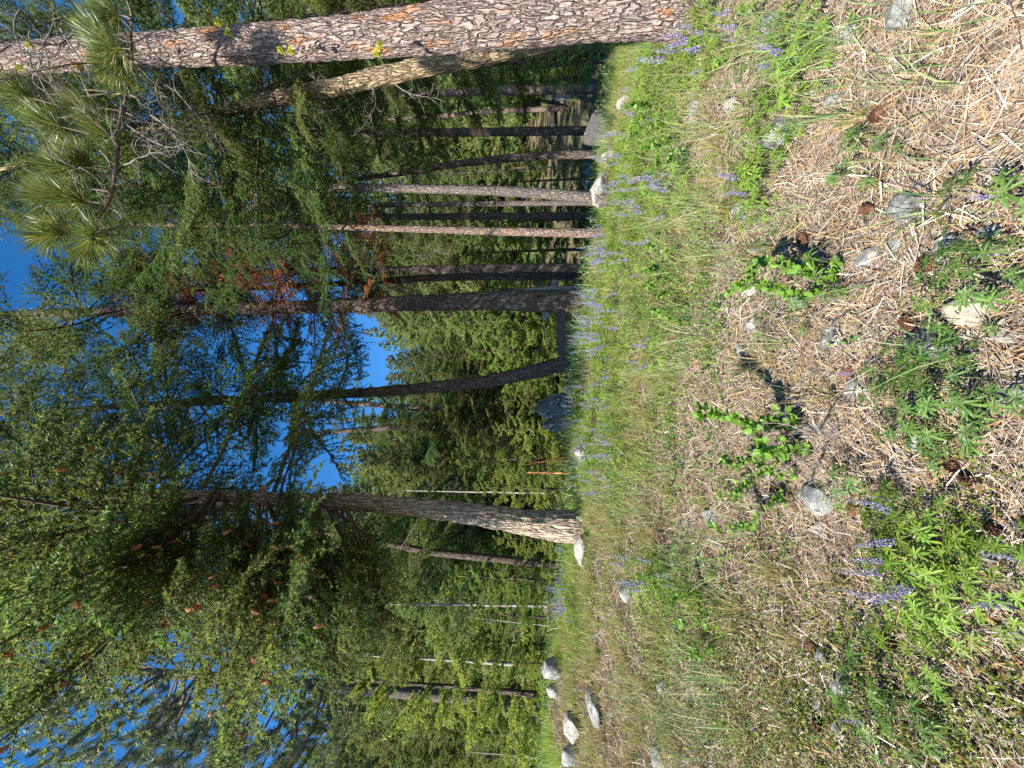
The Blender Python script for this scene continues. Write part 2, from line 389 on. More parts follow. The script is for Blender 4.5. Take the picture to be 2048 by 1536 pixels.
def fir_branch(seed, L=2.2, step=.075, wid=.42, droop=.12, curl=.1, per_m=150, nl=.034, nw=.0075, sub=.07, hang=.25, wood=True, subs=True, needle_from=.12, bare=0.0):
    """a conifer bough along +X: stem, side twigs, twiglets and needles"""
    rg = np.random.default_rng(seed); mb = MB()
    def stem(t):
        return np.stack([L * t * (1 - .04 * t), .05 * L * np.sin(t * 4 + seed), -droop * L * t + curl * L * t ** 3], -1)
    tt = np.linspace(0, 1, 9); P = stem(tt)
    if wood: mb.add(*tube(P, (.011 * L) * (1 - tt * .9) + .002, 5), 0)
    A, B = [], []
    A.append(stem(np.array(.55))); B.append(stem(np.array(1.0)))
    t = needle_from
    while t < .985:
        for sgn in (-1, 1):
            if rg.random() < .12 + bare: continue
            ln = L * (wid * (1 - t) ** .75 * min(1, (t / .22)) + .05) * rg.uniform(.65, 1.2)
            p = stem(np.array(min(.99, t + rg.uniform(-.01, .01))))
            ang = R(rg.uniform(42, 66)) * sgn
            d = np.array([math.cos(ang), math.sin(ang), rg.uniform(-.22, .12)]); d /= np.linalg.norm(d)
            k = 4; pts = [p]
            for q in range(1, k + 1):
                f = q / k
                pts.append(p + d * ln * f + np.array([.12 * ln * f * f, 0, -hang * ln * f * f + .03 * rg.normal() * ln]))
            pts = np.array(pts)
            if wood and ln > .12: mb.add(*tube(pts[[0, 2, 4]], [.0045, .003, .0012], 3), 0)
            for q in range(k): A.append(pts[q]); B.append(pts[q + 1])
            if subs and ln > .16:
                s = .18
                while s < .95:
                    f = s * k; q = min(int(f), k - 1); pp = pts[q] + (pts[q + 1] - pts[q]) * (f - q)
                    for sg in (-1, 1):
                        l2 = ln * .42 * (1 - s) * rg.uniform(.5, 1.2) + .035
                        a2 = ang + R(rg.uniform(40, 60)) * sg
                        d2 = np.array([math.cos(a2), math.sin(a2), rg.uniform(-.55, .15)])
                        A.append(pp); B.append(pp + d2 * l2)
                    s += sub / ln
        t += step / L * rg.uniform(.7, 1.3)
    A, B = np.array(A), np.array(B)
    mb.add(*needle_tris(A, B, per_m, nl, nw, .6, rg), 1)
    return mb

def larch_branch(seed, L=2.4):
    """long airy bough with short green tufts spaced along hanging twigs"""
    rg = np.random.default_rng(seed); mb = MB()
    def stem(t): return np.stack([L * t, .07 * L * np.sin(t * 5 + seed), -.10 * L * t + .16 * L * t ** 2.5 + .02 * L * np.sin(t * 9 + seed)], -1)
    tt = np.linspace(0, 1, 10); mb.add(*tube(stem(tt), .011 * L * (1 - .9 * tt) + .002, 5), 0)
    A, B = [], []
    def tufts(a, b):
        n = max(1, int(np.linalg.norm(b - a) / .035))
        for q in range(n):
            c = a + (b - a) * ((q + rg.random()) / n); A.append(c); B.append(c + rg.normal(size=3) * .008 + (b - a) / np.linalg.norm(b - a) * .012)
    t = .1
    while t < 1:
        ln = L * (.34 * (1 - t) ** .7 + .07) * rg.uniform(.5, 1.3); p = stem(np.array(t)); sgn = rg.choice([-1, 1])
        ang = R(rg.uniform(35, 75)) * sgn; d = np.array([math.cos(ang), math.sin(ang), rg.uniform(-.5, .1)])
        pts = np.array([p + d * ln * f + np.array([0, 0, -.35 * ln * f * f]) + rg.normal(size=3) * .012 for f in (0, .33, .66, 1)])
        mb.add(*tube(pts, [.004, .003, .002, .001], 3), 0)
        for q in range(3): tufts(pts[q], pts[q + 1])
        for f in (.3, .5, .7, .85):
            if rg.random() < .6:
                a = pts[0] + (pts[-1] - pts[0]) * f; b = a + rg.normal(size=3) * ln * .18 + np.array([.06, 0, -.04]); tufts(a, b)
        t += .03 / L * 2.2 * rg.uniform(.5, 1.5)
    a = np.array(.25)
    for q in range(8): tufts(stem(np.array(.2 + q * .1)), stem(np.array(.3 + q * .1)))
    mb.add(*needle_tris(np.array(A), np.array(B), 950, .036, .0098, .25, rg), 1)
    return mb

def pine_tuft(seed, n=170, L=.2, W=.0035, back=.35, quad=True):
    """a burst of long needles round the end of a twig that points along +X"""
    rg = np.random.default_rng(seed)
    t = rg.random((n, 1)); P = np.hstack([t * .13 - .09, rg.normal(size=(n, 2)) * .004])
    a = rg.uniform(0, 6.283, n); sp_ = R(18) + (1 - t[:, 0]) * R(70) * rg.uniform(.5, 1.2, n)
    d = np.stack([np.cos(sp_), np.sin(sp_) * np.cos(a), np.sin(sp_) * np.sin(a)], -1)
    l = L * rg.uniform(.7, 1.1, (n, 1)); s = unit(np.cross(d, rg.normal(size=(n, 3)))) * W / 2
    sag = np.array([0, 0, -1.0]) * l * .1
    mid = P + d * l * .55 + sag * .3; tip = P + d * l + sag
    V = np.stack([P - s * .7, P + s * .7, mid + s, mid - s, tip], 1).reshape(-1, 3)
    b = np.arange(n)[:, None] * 5
    mb = MB(); mb.add(V, b + np.array([[0, 1, 2, 3]]), 0); mb.F.append((b + np.array([[3, 2, 4]]), 0))
    return mb

def pine_branch(seed, L=2.4, nt=26):
    """an up-curved ponderosa bough that carries tufts at its twig ends"""
    rg = np.random.default_rng(seed); mb = MB()
    def stem(t): return np.stack([L * t, .09 * L * np.sin(t * 4 + seed), -.05 * L * t + .22 * L * t ** 2.2], -1)
    tt = np.linspace(0, 1, 9); mb.add(*tube(stem(tt), .013 * L * (1 - .85 * tt) + .003, 5), 0)
    ends = [(stem(np.array(1.0)), np.array([1, 0, .5]))]
    for q in range(nt):
        t = rg.uniform(.3, .98); p = stem(np.array(t)); sgn = rg.choice([-1, 1])
        d = np.array([rg.uniform(.4, 1), sgn * rg.uniform(.3, 1), rg.uniform(-.1, .8)]); d /= np.linalg.norm(d)
        ln = L * rg.uniform(.08, .26); e = p + d * ln + np.array([0, 0, .12 * ln])
        mb.add(*tube(np.array([p, p + d * ln * .5 - [0, 0, .05 * ln], e]), [.007, .005, .004], 4), 0)
        ends.append((e, d + np.array([0, 0, .4])))
    for q, (e, d) in enumerate(ends):
        V, _ = pine_tuft(seed * 100 + q, 80, .17, .0085).arrays(); d = unit(d)
        u = unit(np.cross(d, [.1, .2, 1])); v = np.cross(d, u)
        Vr = e + V[:, :1] * d + V[:, 1:2] * u + V[:, 2:] * v
        n = len(V) // 5; b = np.arange(n)[:, None] * 5
        k = mb.n; mb.add(Vr, b + np.array([[0, 1, 2, 3]]), 1); mb.F.append((b + np.array([[3, 2, 4]]) + k, 1))
    return mb

def bare_branch(seed, L=1.2, curl=1.5, r=.015, nt=10):
    """dead twisting branch without needles"""
    rg = np.random.default_rng(seed); mb = MB()
    def wander(p, d, ln, r, depth):
        n = 9; pts = [p]; d = unit(d); axis = unit(rg.normal(size=3)); c = rg.uniform(-1, 1) * curl * .42
        for q in range(n):
            d = unit(d + np.cross(axis, d) * c + rg.normal(size=3) * .1); pts.append(pts[-1] + d * ln / n)
        pts = np.array(pts); mb.add(*tube(pts, r * np.linspace(1, .3, n + 1), 5 if depth == 0 else 4), 0)
        if depth < 2:
            for _ in range(nt if depth == 0 else 3):
                k = rg.integers(2, n + 1); dd = unit(pts[k] - pts[k - 1]) + rg.normal(size=3) * .7
                wander(pts[k], dd, ln * rg.uniform(.25, .5), r * .5, depth + 1)
    wander(np.zeros(3), np.array([1, 0, -.1]), L, r, 0)
    return mb

def crown_mesh(seed, H=10.0, Rm=1.9, shp=.78, tilt=0, n=62, z0=.02, nl=.115, nw=.036, per_m=40, dens=1.0):
    """a whole crown of boughs for a tree that stands far off"""
    rg = np.random.default_rng(seed); mb = MB()
    var = [fir_branch(seed * 10 + q, 2.0, .13, .40, .16, .12, per_m, nl, nw, .16, .6, False).arrays()[0] for q in range(3)]
    az = rg.uniform(0, 6.28)
    for q in range(n):
        f = z0 + (1 - z0) * ((q + rg.random()) / n) ** .92
        z = H * f * .985; ln = (Rm * (1 - f) ** shp * (.6 + .4 * min(1, f / .18)) * rg.uniform(.5, 1.3) + .12)
        az += 2.4 + rg.normal() * .35; V = var[q % 3]; s = ln / 2.0
        # the needles keep their size while the bough is scaled: scale each triangle's centre only
        T = V.reshape(-1, 3, 3); keep = rg.random(len(T)) < min(1, .35 + s) * dens
        T = T[keep & (np.sin(T[:, 0, 0] * 9 + q) + np.sin(T[:, 0, 1] * 11 + q * 2) + rg.normal(size=len(T)) * .6 > -.55)]; c = T.mean(1, keepdims=True); T = (T - c) * max(.6, s ** .5) + c * s
        V2 = T.reshape(-1, 3); el = R(-16 + tilt + 42 * f + rg.normal() * 11)
        ce, se, ca, sa = math.cos(el), math.sin(el), math.cos(az), math.sin(az)
        x = V2[:, 0] * ce - V2[:, 2] * se; zz = V2[:, 0] * se + V2[:, 2] * ce; y = V2[:, 1]
        V3 = np.stack([x * ca - y * sa, x * sa + y * ca, zz + z], -1)
        mb.add(V3, np.arange(len(V3)).reshape(-1, 3), 0)
    return mb

# ------------------------------------------------------------------ ground
def axis(lo, hi, fine_lo, fine_hi, st):
    a = list(np.arange(fine_lo, fine_hi + 1e-6, st)); s = st; v = a[-1]
    while v < hi: s *= 1.12; v += s; a.append(v)
    s = st; v = a[0]; b = []
    while v > lo: s *= 1.12; v -= s; b.append(v)
    return np.array(b[::-1] + a)
gx, gy = axis(-160, 160, -8, 7, .07), axis(-30, 260, .2, 9, .06)
XX, YY = np.meshgrid(gx, gy, indexing='ij'); ZZ = terrain(XX, YY)
V = np.stack([XX, YY, ZZ], -1).reshape(-1, 3); a, b = len(gx), len(gy)
i, j = np.meshgrid(np.arange(a - 1), np.arange(b - 1), indexing='ij'); q = i * b + j
g = obj('ground', MB().add(V, np.stack([q, q + b, q + b + 1, q + 1], -1).reshape(-1, 4)).mesh('ground', [M['ground']]))
g['kind'] = 'structure'
# stream in the hollow behind the rise
sx = np.linspace(2.5, 16, 40); cy = 13.2 + .8 * np.sin(sx * .5)
sz = np.array([max(tz(a_, b_ - .9), tz(a_, b_), tz(a_, b_ + .9)) for a_, b_ in zip(sx, cy)]) + .03
L_, R_ = np.stack([sx, cy - .9, sz], -1), np.stack([sx, cy + .9, sz], -1)
k = np.arange(39)
st = obj('stream', MB().add(np.vstack([L_, R_]), np.stack([k, k + 1, k + 41, k + 40], -1)).mesh('stream', [M['water']])); st['kind'] = 'structure'

# ------------------------------------------------------------------ branch libraries
FIR = [fir_branch(20 + q, 2.2, .125, .40 + .05 * (q % 3), .10 + .06 * (q % 2), .10, 230, .034, .0105, .105, .5, needle_from=.26).mesh('fir_branch', [M['twig'], M['fir']]) for q in range(5)]
FIRM = [fir_branch(40 + q, 2.2, .10, .42, .14, .14, 110, .05, .016, .1).mesh('fir_branch', [M['twig'], M['fir']]) for q in range(4)]
LARCH = [larch_branch(60 + q).mesh('larch_branch', [M['twig'], M['larch']]) for q in range(4)]
RED = [fir_branch(80 + q, 2.0, .13, .42, .10, .05, 95, .045, .013, .14, bare=.1).mesh('brown_branch', [M['dead_twig'], M['brown_needles']]) for q in range(3)]
PINE = [pine_branch(100 + q).mesh('pine_branch', [M['twig'], M['pine_far']]) for q in range(4)]
BARE = [bare_branch(120 + q).mesh('dead_branch', [M['dead_twig']]) for q in range(5)]
LIBS = {'fir': (FIR, 2.2), 'firm': (FIRM, 2.2), 'larch': (LARCH, 2.4), 'red': (RED, 2.0), 'pine': (PINE, 2.6), 'bare': (BARE, 1.2)}

def trunk_mesh(P, rad, mat, sides=20, disp=.03, rings=None, seed=0, cell=(9, 9, 3.2), flare=.25):
    """tapered trunk through world points P (relative to the base), bark relief pushed out in geometry"""
    P = np.asarray(P); n = rings or max(24, int(np.linalg.norm(P[-1] - P[0]) / .12))
    s = np.concatenate([[0], np.cumsum(np.linalg.norm(np.diff(P, axis=0), axis=1))])
    u = np.linspace(0, s[-1], n)
    if rings: u = s[-1] * np.linspace(0, 1, n) ** 1.7
    C = np.stack([np.interp(u, s, P[:, c]) for c in range(3)], -1)
    k = np.ones(5) / 5
    for c in range(2):
        pad = np.pad(C[:, c], 2, mode='edge'); C[:, c] = np.convolve(pad, k, 'valid')
    r = np.interp(u, s, rad); r = r * (1 + flare * np.exp(-u / .22))
    V, F = tube(C, r, sides)
    Vn = V.reshape(n, sides, 3); out = unit(Vn - C[:, None, :])
    for i_ in range(n):
        for j_ in range(sides):
            p = Vn[i_, j_]
            q_ = Vector((p[0] * cell[0] + seed, p[1] * cell[1], p[2] * cell[2]))
            if disp > 0:
                q_ = q_ + .35 * Vector(noise.noise_vector(q_ * .9))
                d = noise.voronoi(q_)[0]; h = min(1, (d[1] - d[0]) * 2.6)
                root = math.exp(-u[i_] / .3) * .12 * math.sin(j_ / sides * 6.283 * 5 + seed) if flare else 0
                Vn[i_, j_] += out[i_, j_] * ((h - .6) * disp * min(1, r[i_] / .12) + .25 * disp * noise.noise(q_ * 3.1) + root * r[i_] * .8)
    return MB().add(Vn.reshape(-1, 3), F).mesh('trunk', [mat], smooth=True)

def add_branches(root, C, rad, lib, n, z0, z1, Lmax, prof=.8, el0=-12, el1=30, az_bias=None, seed=0, mats=None, name='branch', lmin=.35, az_ok=None):
    """boughs set round the trunk, each an object that shares its mesh"""
    rg = np.random.default_rng(seed + 7); meshes, L0 = LIBS[lib]; az = rg.uniform(0, 6.28)
    for q in range(n):
        f = (q + rg.random()) / n; z = z0 + (z1 - z0) * f
        az += 2.4 + rg.normal() * .4; a = az
        if az_bias is not None and rg.random() < az_bias[1]: a = az_bias[0] + rg.normal() * .7
        if az_ok is not None and not az_ok(a % 6.2832, f): continue
        x, y = np.interp(z, C[:, 2], C[:, 0]), np.interp(z, C[:, 2], C[:, 1])
        low = min(1, .55 + f / .25 * .45)
        s = (Lmax * ((1 - f) ** prof) * low * rg.uniform(.6, 1.15) + lmin) / L0
        o = obj(name, meshes[rg.integers(len(meshes))], root, (x, y, z))
        o.rotation_euler = (rg.normal() * .25, -R(el0 + (el1 - el0) * f + rg.normal() * 8), a)
        o.scale = (s, s * rg.uniform(.85, 1.1), s)
        if mats: override(o, 1, mats)

def px_trunk(pts, y0, H, lean=True):
    """trunk centre line and radii from where the photograph shows it, on the vertical plane at distance y0"""
    W, rad = [], []
    for X, Y, wpx in pts:
        p = at_y(X, Y, y0); W.append(p); r = (768 - Y) / FPX
        rad.append(.5 * wpx * depth_of(p) / FPX / math.sqrt(1 + r * r))
    W = np.array(W); rad = np.array(rad); base = W[0].copy(); gz = tz(base[0], base[1])
    d = W[1] - W[0]; d = d / max(d[2], .05)
    foot = base - d * (base[2] - gz + .12)
    W = np.vstack([foot, W]); rad = np.concatenate([[rad[0] * 1.06], rad])
    top = W[-1]; k = W[-1] - W[-2]; k = k / k[2]; hz = gz + H
    if hz > top[2] + .3:
        for f in (.35, .7, 1):
            W = np.vstack([W, top + k * (hz - top[2]) * f]); rad = np.append(rad, rad[-1] if False else max(.012, np.interp(f, [0, 1], [rad[len(pts)], .02])))
    root = np.array([foot[0], foot[1], gz])
    keep = np.concatenate([[True], np.diff(W[:, 2]) > .02])
    return W[keep] - root, rad[keep], root

def tree(name, label, pts, y0, H, mat, sides=16, disp=.018, group=None, rings=None, cell=(9, 9, 3.2), flare=.22, cat='tree'):
    P, rad, root = px_trunk(pts, y0, H)
    t = thing(name, label, cat, root, group)
    obj('trunk', trunk_mesh(P, rad, M[mat], sides, disp, rings, seed=len(label), cell=cell, flare=flare), t)
    return t, P, rad

# ------------------------------------------------------------------ big trees
# 1 the ponderosa on the right
big, PB, RB = tree('ponderosa_pine', 'massive ponderosa trunk with scaly grey and orange bark, nearest tree on the right', [(1395, 22, 140), (1300, 20, 132), (1200, 24, 126), (1050, 42, 114), (900, 55, 112), (700, 76, 90), (500, 90, 82), (300, 101, 76), (150, 110, 72), (0, 122, 64)], 3.25, 17, 'ponderosa', 150, .010, rings=620, cell=(19, 19, 5.5), flare=.16)
add_branches(big, PB, RB, 'pine', 22, 7.5, 16.5, 2.6, .6, 0, 40, seed=1)
# its low limb with needle tufts, from the trunk out over the clearing
def limb_pts(px, ys): return np.array([at_y(X, Y, y) for (X, Y), y in zip(px, ys)]) - np.array(big.location)
lp = limb_pts([(212, 118), (222, 168), (246, 205), (238, 262), (232, 330), (222, 392), (200, 432), (160, 470)], [3.2, 3.0, 2.9, 2.85, 2.8, 2.8, 2.75, 2.7])
lw = smooth_line(lp, 40)
mbl = MB().add(*tube(lw, np.linspace(.024, .006, 40), 8))
TUFT = [pine_tuft(300 + q, 430, .205, .0042).mesh('needle_tuft', [M['pine']]) for q in range(4)]
tufts = [((40, 190), (140, 235), 2.75), ((18, 175), (140, 235), 2.8), ((112, 178), (165, 235), 2.9), ((100, 248), (215, 270), 2.72), ((128, 262), (215, 270), 2.85), ((160, 322), (232, 325), 2.75), ((128, 335), (232, 325), 2.65),
         ((112, 372), (222, 392), 2.85), ((92, 392), (222, 392), 2.7), ((140, 398), (215, 405), 2.6), ((112, 452), (195, 436), 2.72), ((98, 470), (185, 445), 2.6), ((175, 492), (170, 462), 2.7), ((190, 470), (180, 455), 2.55),
         ((218, 28), (262, 40), 2.6), ((196, 72), (262, 100), 2.6), ((222, 96), (262, 100), 2.5), ((228, 128), (258, 120), 2.6), ((232, 160), (258, 150), 2.75), ((165, 215), (220, 210), 2.8), ((205, 262), (240, 265), 2.7), ((60, 205), (150, 240), 2.85)]
tw = []
for (tx, ty), (bx, by), y in tufts:
    e = at_y(tx, ty, y) - np.array(big.location); s_ = at_y(bx, by, y) - np.array(big.location)
    k = np.argmin(np.linalg.norm(lw - s_, axis=1)); j0 = lw[k] if ty > 140 else s_
    mid = .5 * (j0 + e) + np.array([0, 0, -.05]); mbl.add(*tube(smooth_line([j0, mid, e], 8), np.linspace(.008, .0045, 8), 5)); tw.append((e, e - mid))
lowl = limb_pts([(262, 160), (264, 120), (262, 70), (262, 25), (245, -20)], [3.0, 2.85, 2.7, 2.6, 2.5])
mbl.add(*tube(smooth_line(lowl, 16), np.linspace(.012, .006, 16), 6))
limb = obj('limb', mbl.mesh('limb', [M['twig']]), big)
for q, (e, d) in enumerate(tw):
    o = obj('needle_tuft', TUFT[q % 4], limb, e); d = unit(d); o.rotation_euler = Vector(d).to_track_quat('X', 'Z').to_euler()
    o.scale = (1.0,) * 3
# dead curling branches hung with yellow lichen
dead = [((150, 60), 3.0, -.2), ((60, 60), 3.1, .6), ((240, 175), 2.85, -1.0), ((250, 210), 2.8, -1.1), ((262, 190), 2.9, -1.4), ((270, 235), 2.85, -1.2), ((235, 290), 2.8, -1.0), ((245, 330), 2.75, -1.3), ((215, 180), 2.9, -.2), ((280, 150), 2.9, -1.2), ((255, 250), 2.7, -.6), ((40, 20), 2.9, .4), ((90, 100), 2.8, -.5), ((330, 170), 2.9, -1.2), ((60, 120), 2.8, -.3), ((120, 55), 2.75, .3), ((180, 120), 2.7, -.8), ((20, 90), 2.7, .2), ((320, 120), 2.85, -1.3), ((200, 300), 2.7, -.9), ((300, 230), 2.8, -1.3), ((230, 420), 2.7, -1.1), ((90, 300), 2.9, -.4)]
for q, ((X, Y), y, el) in enumerate(dead):
    o = obj('dead_branch', BARE[q % 5], big, at_y(X, Y, y) - np.array(big.location)); o.rotation_euler = (rng.uniform(0, 6), -el * .9, rng.uniform(2.4, 4.2)); s_ = rng.uniform(.38, .62); o.scale = (s_, s_, s_)
def lichen_mesh(seed):
    rg = np.random.default_rng(seed); A = rg.normal(size=(26, 3)) * .006; return MB().add(*needle_tris(A, A + rg.normal(size=(26, 3)) * .012, 500, .018, .006, .3, rg), 0).mesh('lichen', [M['lichen']])
LICH = [lichen_mesh(q) for q in range(2)]
for q, (X, Y) in enumerate([(38, 133), (100, 151), (112, 152), (145, 149), (162, 136), (57, 90), (435, 43), (455, 67), (562, 98), (580, 103), (760, 88), (752, 108), (150, 40), (275, 180)]):
    o = obj('lichen', LICH[q % 2], big, at_y(X, Y, 2.98) - np.array(big.location)); o.scale = (1.1,) * 3
    if Y > 90: 
        pass

# 2 golden leaning fir just behind it
t2, P2, R2 = tree('leaning_fir', 'golden barked trunk leaning out from behind the massive ponderosa', [(1150, 68, 46), (1050, 92, 44), (950, 114, 44), (850, 134, 43), (760, 153, 41), (680, 172, 38), (600, 187, 34), (500, 206, 28), (420, 226, 22), (330, 250, 17)], 5.4, 12.5, 'gold_bark', 48, .022, rings=200, cell=(14, 14, 3))
add_branches(t2, P2, R2, 'firm', 62, 4.6, 12.3, 2.2, .6, -15, 25, seed=2)
for q, (X, Y, el, az) in enumerate([(790, 168, -.6, 3.3), (740, 170, -.7, 3.0), (640, 192, -.5, 3.4), (700, 178, .2, 3.2), (560, 200, -.3, 2.9)]):
    o = obj('dead_branch', BARE[q], t2, at_y(X, Y, 5.4) - np.array(t2.location)); o.rotation_euler = (q, -el, az); o.scale = (.55,) * 3

TREES = [
 # name, label, pts, y, H, bark, branches [(lib, n, z0, z1, Lmax, prof, el0, el1, mat)]
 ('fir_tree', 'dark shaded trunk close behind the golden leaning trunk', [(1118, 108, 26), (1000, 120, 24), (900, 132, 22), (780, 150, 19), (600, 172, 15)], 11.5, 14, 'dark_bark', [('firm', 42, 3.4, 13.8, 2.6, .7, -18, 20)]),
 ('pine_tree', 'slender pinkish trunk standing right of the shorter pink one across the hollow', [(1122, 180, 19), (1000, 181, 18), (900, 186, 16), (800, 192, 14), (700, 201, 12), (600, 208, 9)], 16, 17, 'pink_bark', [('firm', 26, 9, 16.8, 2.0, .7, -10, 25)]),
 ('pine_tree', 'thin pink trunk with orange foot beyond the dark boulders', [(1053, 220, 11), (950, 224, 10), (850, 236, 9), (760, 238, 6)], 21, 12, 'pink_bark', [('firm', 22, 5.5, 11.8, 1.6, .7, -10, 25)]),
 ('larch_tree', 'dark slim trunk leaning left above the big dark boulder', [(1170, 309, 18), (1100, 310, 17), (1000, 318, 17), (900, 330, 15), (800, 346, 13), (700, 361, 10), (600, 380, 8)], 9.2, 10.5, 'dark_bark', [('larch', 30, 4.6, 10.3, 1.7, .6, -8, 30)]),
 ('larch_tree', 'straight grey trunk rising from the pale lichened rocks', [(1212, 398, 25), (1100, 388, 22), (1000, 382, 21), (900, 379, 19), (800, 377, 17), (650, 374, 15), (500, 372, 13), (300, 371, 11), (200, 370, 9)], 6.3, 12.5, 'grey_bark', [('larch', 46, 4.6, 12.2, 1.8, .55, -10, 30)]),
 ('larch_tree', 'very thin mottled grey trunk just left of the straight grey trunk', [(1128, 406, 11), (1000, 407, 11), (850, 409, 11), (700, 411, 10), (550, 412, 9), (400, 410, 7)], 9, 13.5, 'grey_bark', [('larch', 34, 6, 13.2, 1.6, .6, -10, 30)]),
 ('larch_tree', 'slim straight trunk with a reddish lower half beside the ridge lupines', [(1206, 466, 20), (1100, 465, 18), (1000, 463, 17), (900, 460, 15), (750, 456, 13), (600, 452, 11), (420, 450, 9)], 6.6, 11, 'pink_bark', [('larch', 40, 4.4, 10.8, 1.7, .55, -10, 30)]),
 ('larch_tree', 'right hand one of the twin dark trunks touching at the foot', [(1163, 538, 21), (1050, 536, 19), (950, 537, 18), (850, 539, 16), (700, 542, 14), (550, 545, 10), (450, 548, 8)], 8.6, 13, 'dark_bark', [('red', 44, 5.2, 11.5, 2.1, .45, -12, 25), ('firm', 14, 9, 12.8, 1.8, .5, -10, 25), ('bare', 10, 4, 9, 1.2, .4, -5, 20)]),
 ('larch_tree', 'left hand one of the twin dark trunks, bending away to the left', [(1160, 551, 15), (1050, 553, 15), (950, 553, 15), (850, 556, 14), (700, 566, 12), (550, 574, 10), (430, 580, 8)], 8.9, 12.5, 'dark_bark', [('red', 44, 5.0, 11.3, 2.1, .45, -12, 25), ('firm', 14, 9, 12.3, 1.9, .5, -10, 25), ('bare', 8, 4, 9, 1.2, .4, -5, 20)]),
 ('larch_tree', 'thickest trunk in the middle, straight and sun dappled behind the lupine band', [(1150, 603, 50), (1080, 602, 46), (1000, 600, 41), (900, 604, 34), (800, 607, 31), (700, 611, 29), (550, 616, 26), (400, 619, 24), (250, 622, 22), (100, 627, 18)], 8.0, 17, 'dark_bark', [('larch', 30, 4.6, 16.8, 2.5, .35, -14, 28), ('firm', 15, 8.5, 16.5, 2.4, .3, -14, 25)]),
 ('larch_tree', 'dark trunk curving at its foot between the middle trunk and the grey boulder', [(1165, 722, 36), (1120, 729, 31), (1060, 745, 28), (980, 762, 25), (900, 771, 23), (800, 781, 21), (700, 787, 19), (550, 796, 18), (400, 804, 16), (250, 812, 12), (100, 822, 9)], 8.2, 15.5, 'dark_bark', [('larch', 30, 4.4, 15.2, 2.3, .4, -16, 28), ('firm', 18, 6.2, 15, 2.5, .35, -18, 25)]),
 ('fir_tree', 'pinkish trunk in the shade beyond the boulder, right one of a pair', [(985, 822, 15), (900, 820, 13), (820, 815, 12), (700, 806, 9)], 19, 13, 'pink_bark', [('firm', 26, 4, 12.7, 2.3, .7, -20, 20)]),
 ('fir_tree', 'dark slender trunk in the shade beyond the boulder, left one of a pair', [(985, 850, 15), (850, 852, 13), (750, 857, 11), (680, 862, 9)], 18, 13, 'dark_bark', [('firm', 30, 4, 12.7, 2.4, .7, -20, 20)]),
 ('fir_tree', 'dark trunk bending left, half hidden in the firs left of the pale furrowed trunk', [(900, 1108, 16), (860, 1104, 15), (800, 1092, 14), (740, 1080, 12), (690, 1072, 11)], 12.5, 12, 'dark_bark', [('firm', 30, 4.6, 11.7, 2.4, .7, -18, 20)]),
]
for nm, lab, pts, y0, H, bk, brs in TREES:
    thick = max(p[2] for p in pts)
    t, P, rd = tree(nm, lab, pts, y0, H, bk, 30 if thick > 30 else 16, .022 if thick > 30 else .014, rings=150 if thick > 24 else 90, cell=(14, 14, 3.2))
    for q, (lib, n, z0, z1, Lm, pr, e0, e1) in enumerate(brs):
        add_branches(t, P, rd, lib, n, z0, z1, Lm, pr, e0, e1, seed=hash_(lab) + q if False else len(lab) * 7 + q, name='dead_branch' if lib == 'bare' else 'branch')

# the pale fir on the left, thick crown hung with cones
t14, P14, R14 = tree('douglas_fir', 'pale furrowed fir trunk flaring at the foot, thick crown full of brown cones', [(1118, 1052, 62), (1080, 1049, 54), (1040, 1043, 49), (980, 1033, 45), (900, 1021, 41), (800, 1012, 36), (700, 1005, 33), (560, 999, 30), (400, 994, 27), (200, 988, 23), (60, 985, 18)], 6.2, 14.5, 'pale_bark', 64, .028, rings=220, cell=(13, 13, 3.0), flare=.2)
add_branches(t14, P14, R14, 'fir', 150, 3.9, 14.3, 3.9, .62, -20, 20, az_bias=(R(205), .5), seed=14, az_ok=lambda a, f: not (a < R(80) or a > R(285)) or (f > .06 and rng.random() < .6))
def cone_mesh(seed, L, Rr, rows, per, mat, flare):
    rg = np.random.default_rng(seed); mb = MB()
    k = 7; zz = np.linspace(0, 1, 6); prof = np.sin(np.pi * (zz * .86 + .09)) ** .75 * Rr * .72
    mb.add(*tube(np.stack([0 * zz, 0 * zz, zz * L], -1), prof, k), 0)
    for r in range(rows):
        f = (r + .5) / rows; rad = math.sin(math.pi * (f * .86 + .09)) ** .75 * Rr
        for c in range(per):
            a = 6.283 * (c + .5 * (r % 2)) / per + rg.normal() * .06; ca, sa = math.cos(a), math.sin(a); w_ = 3.6 * rad / per * .62 + .0015
            o_ = rad * flare * rg.uniform(.85, 1.15); z = f * L
            base = np.array([ca * rad * .55, sa * rad * .55, z]); tip = np.array([ca * o_, sa * o_, z + L / rows * .75]); sd = np.array([-sa, ca, 0]) * w_
            mb.add([base - sd * .5, base + sd * .5, tip + sd, tip + np.array([ca, sa, .6]) * .004, tip - sd], [[0, 1, 2, 3, 4]], 0)
    return mb.mesh('cone', [mat], smooth=False)
FCONE = cone_mesh(3, .075, .017, 7, 6, M['fir_cone'], 1.2)
br14 = [o for o in t14.children if o.name.startswith('branch')]
bpy.context.view_layer.update()
rc = np.random.default_rng(5); ncone = 0
for o in br14:
    tipw = o.matrix_world @ Vector((1.6, 0, -.15)); X, Y = project(np.array([tipw]))
    if not (-60 < X[0] < 640 and 930 < Y[0] < 1560): continue
    for c in range(rc.integers(4, 10)):
        if ncone > 295: break
        lx = rc.uniform(.9, 2.1); p = (lx, rc.normal() * .3 * (2.3 - lx), -.1 * lx - rc.uniform(.02, .12))
        c_ = obj('cone', FCONE, o, p); c_.rotation_euler = (R(180) + rc.normal() * .3, rc.normal() * .3, rc.uniform(0, 6)); s_ = 1.25 / o.scale[0]; c_.scale = (s_,) * 3; ncone += 1

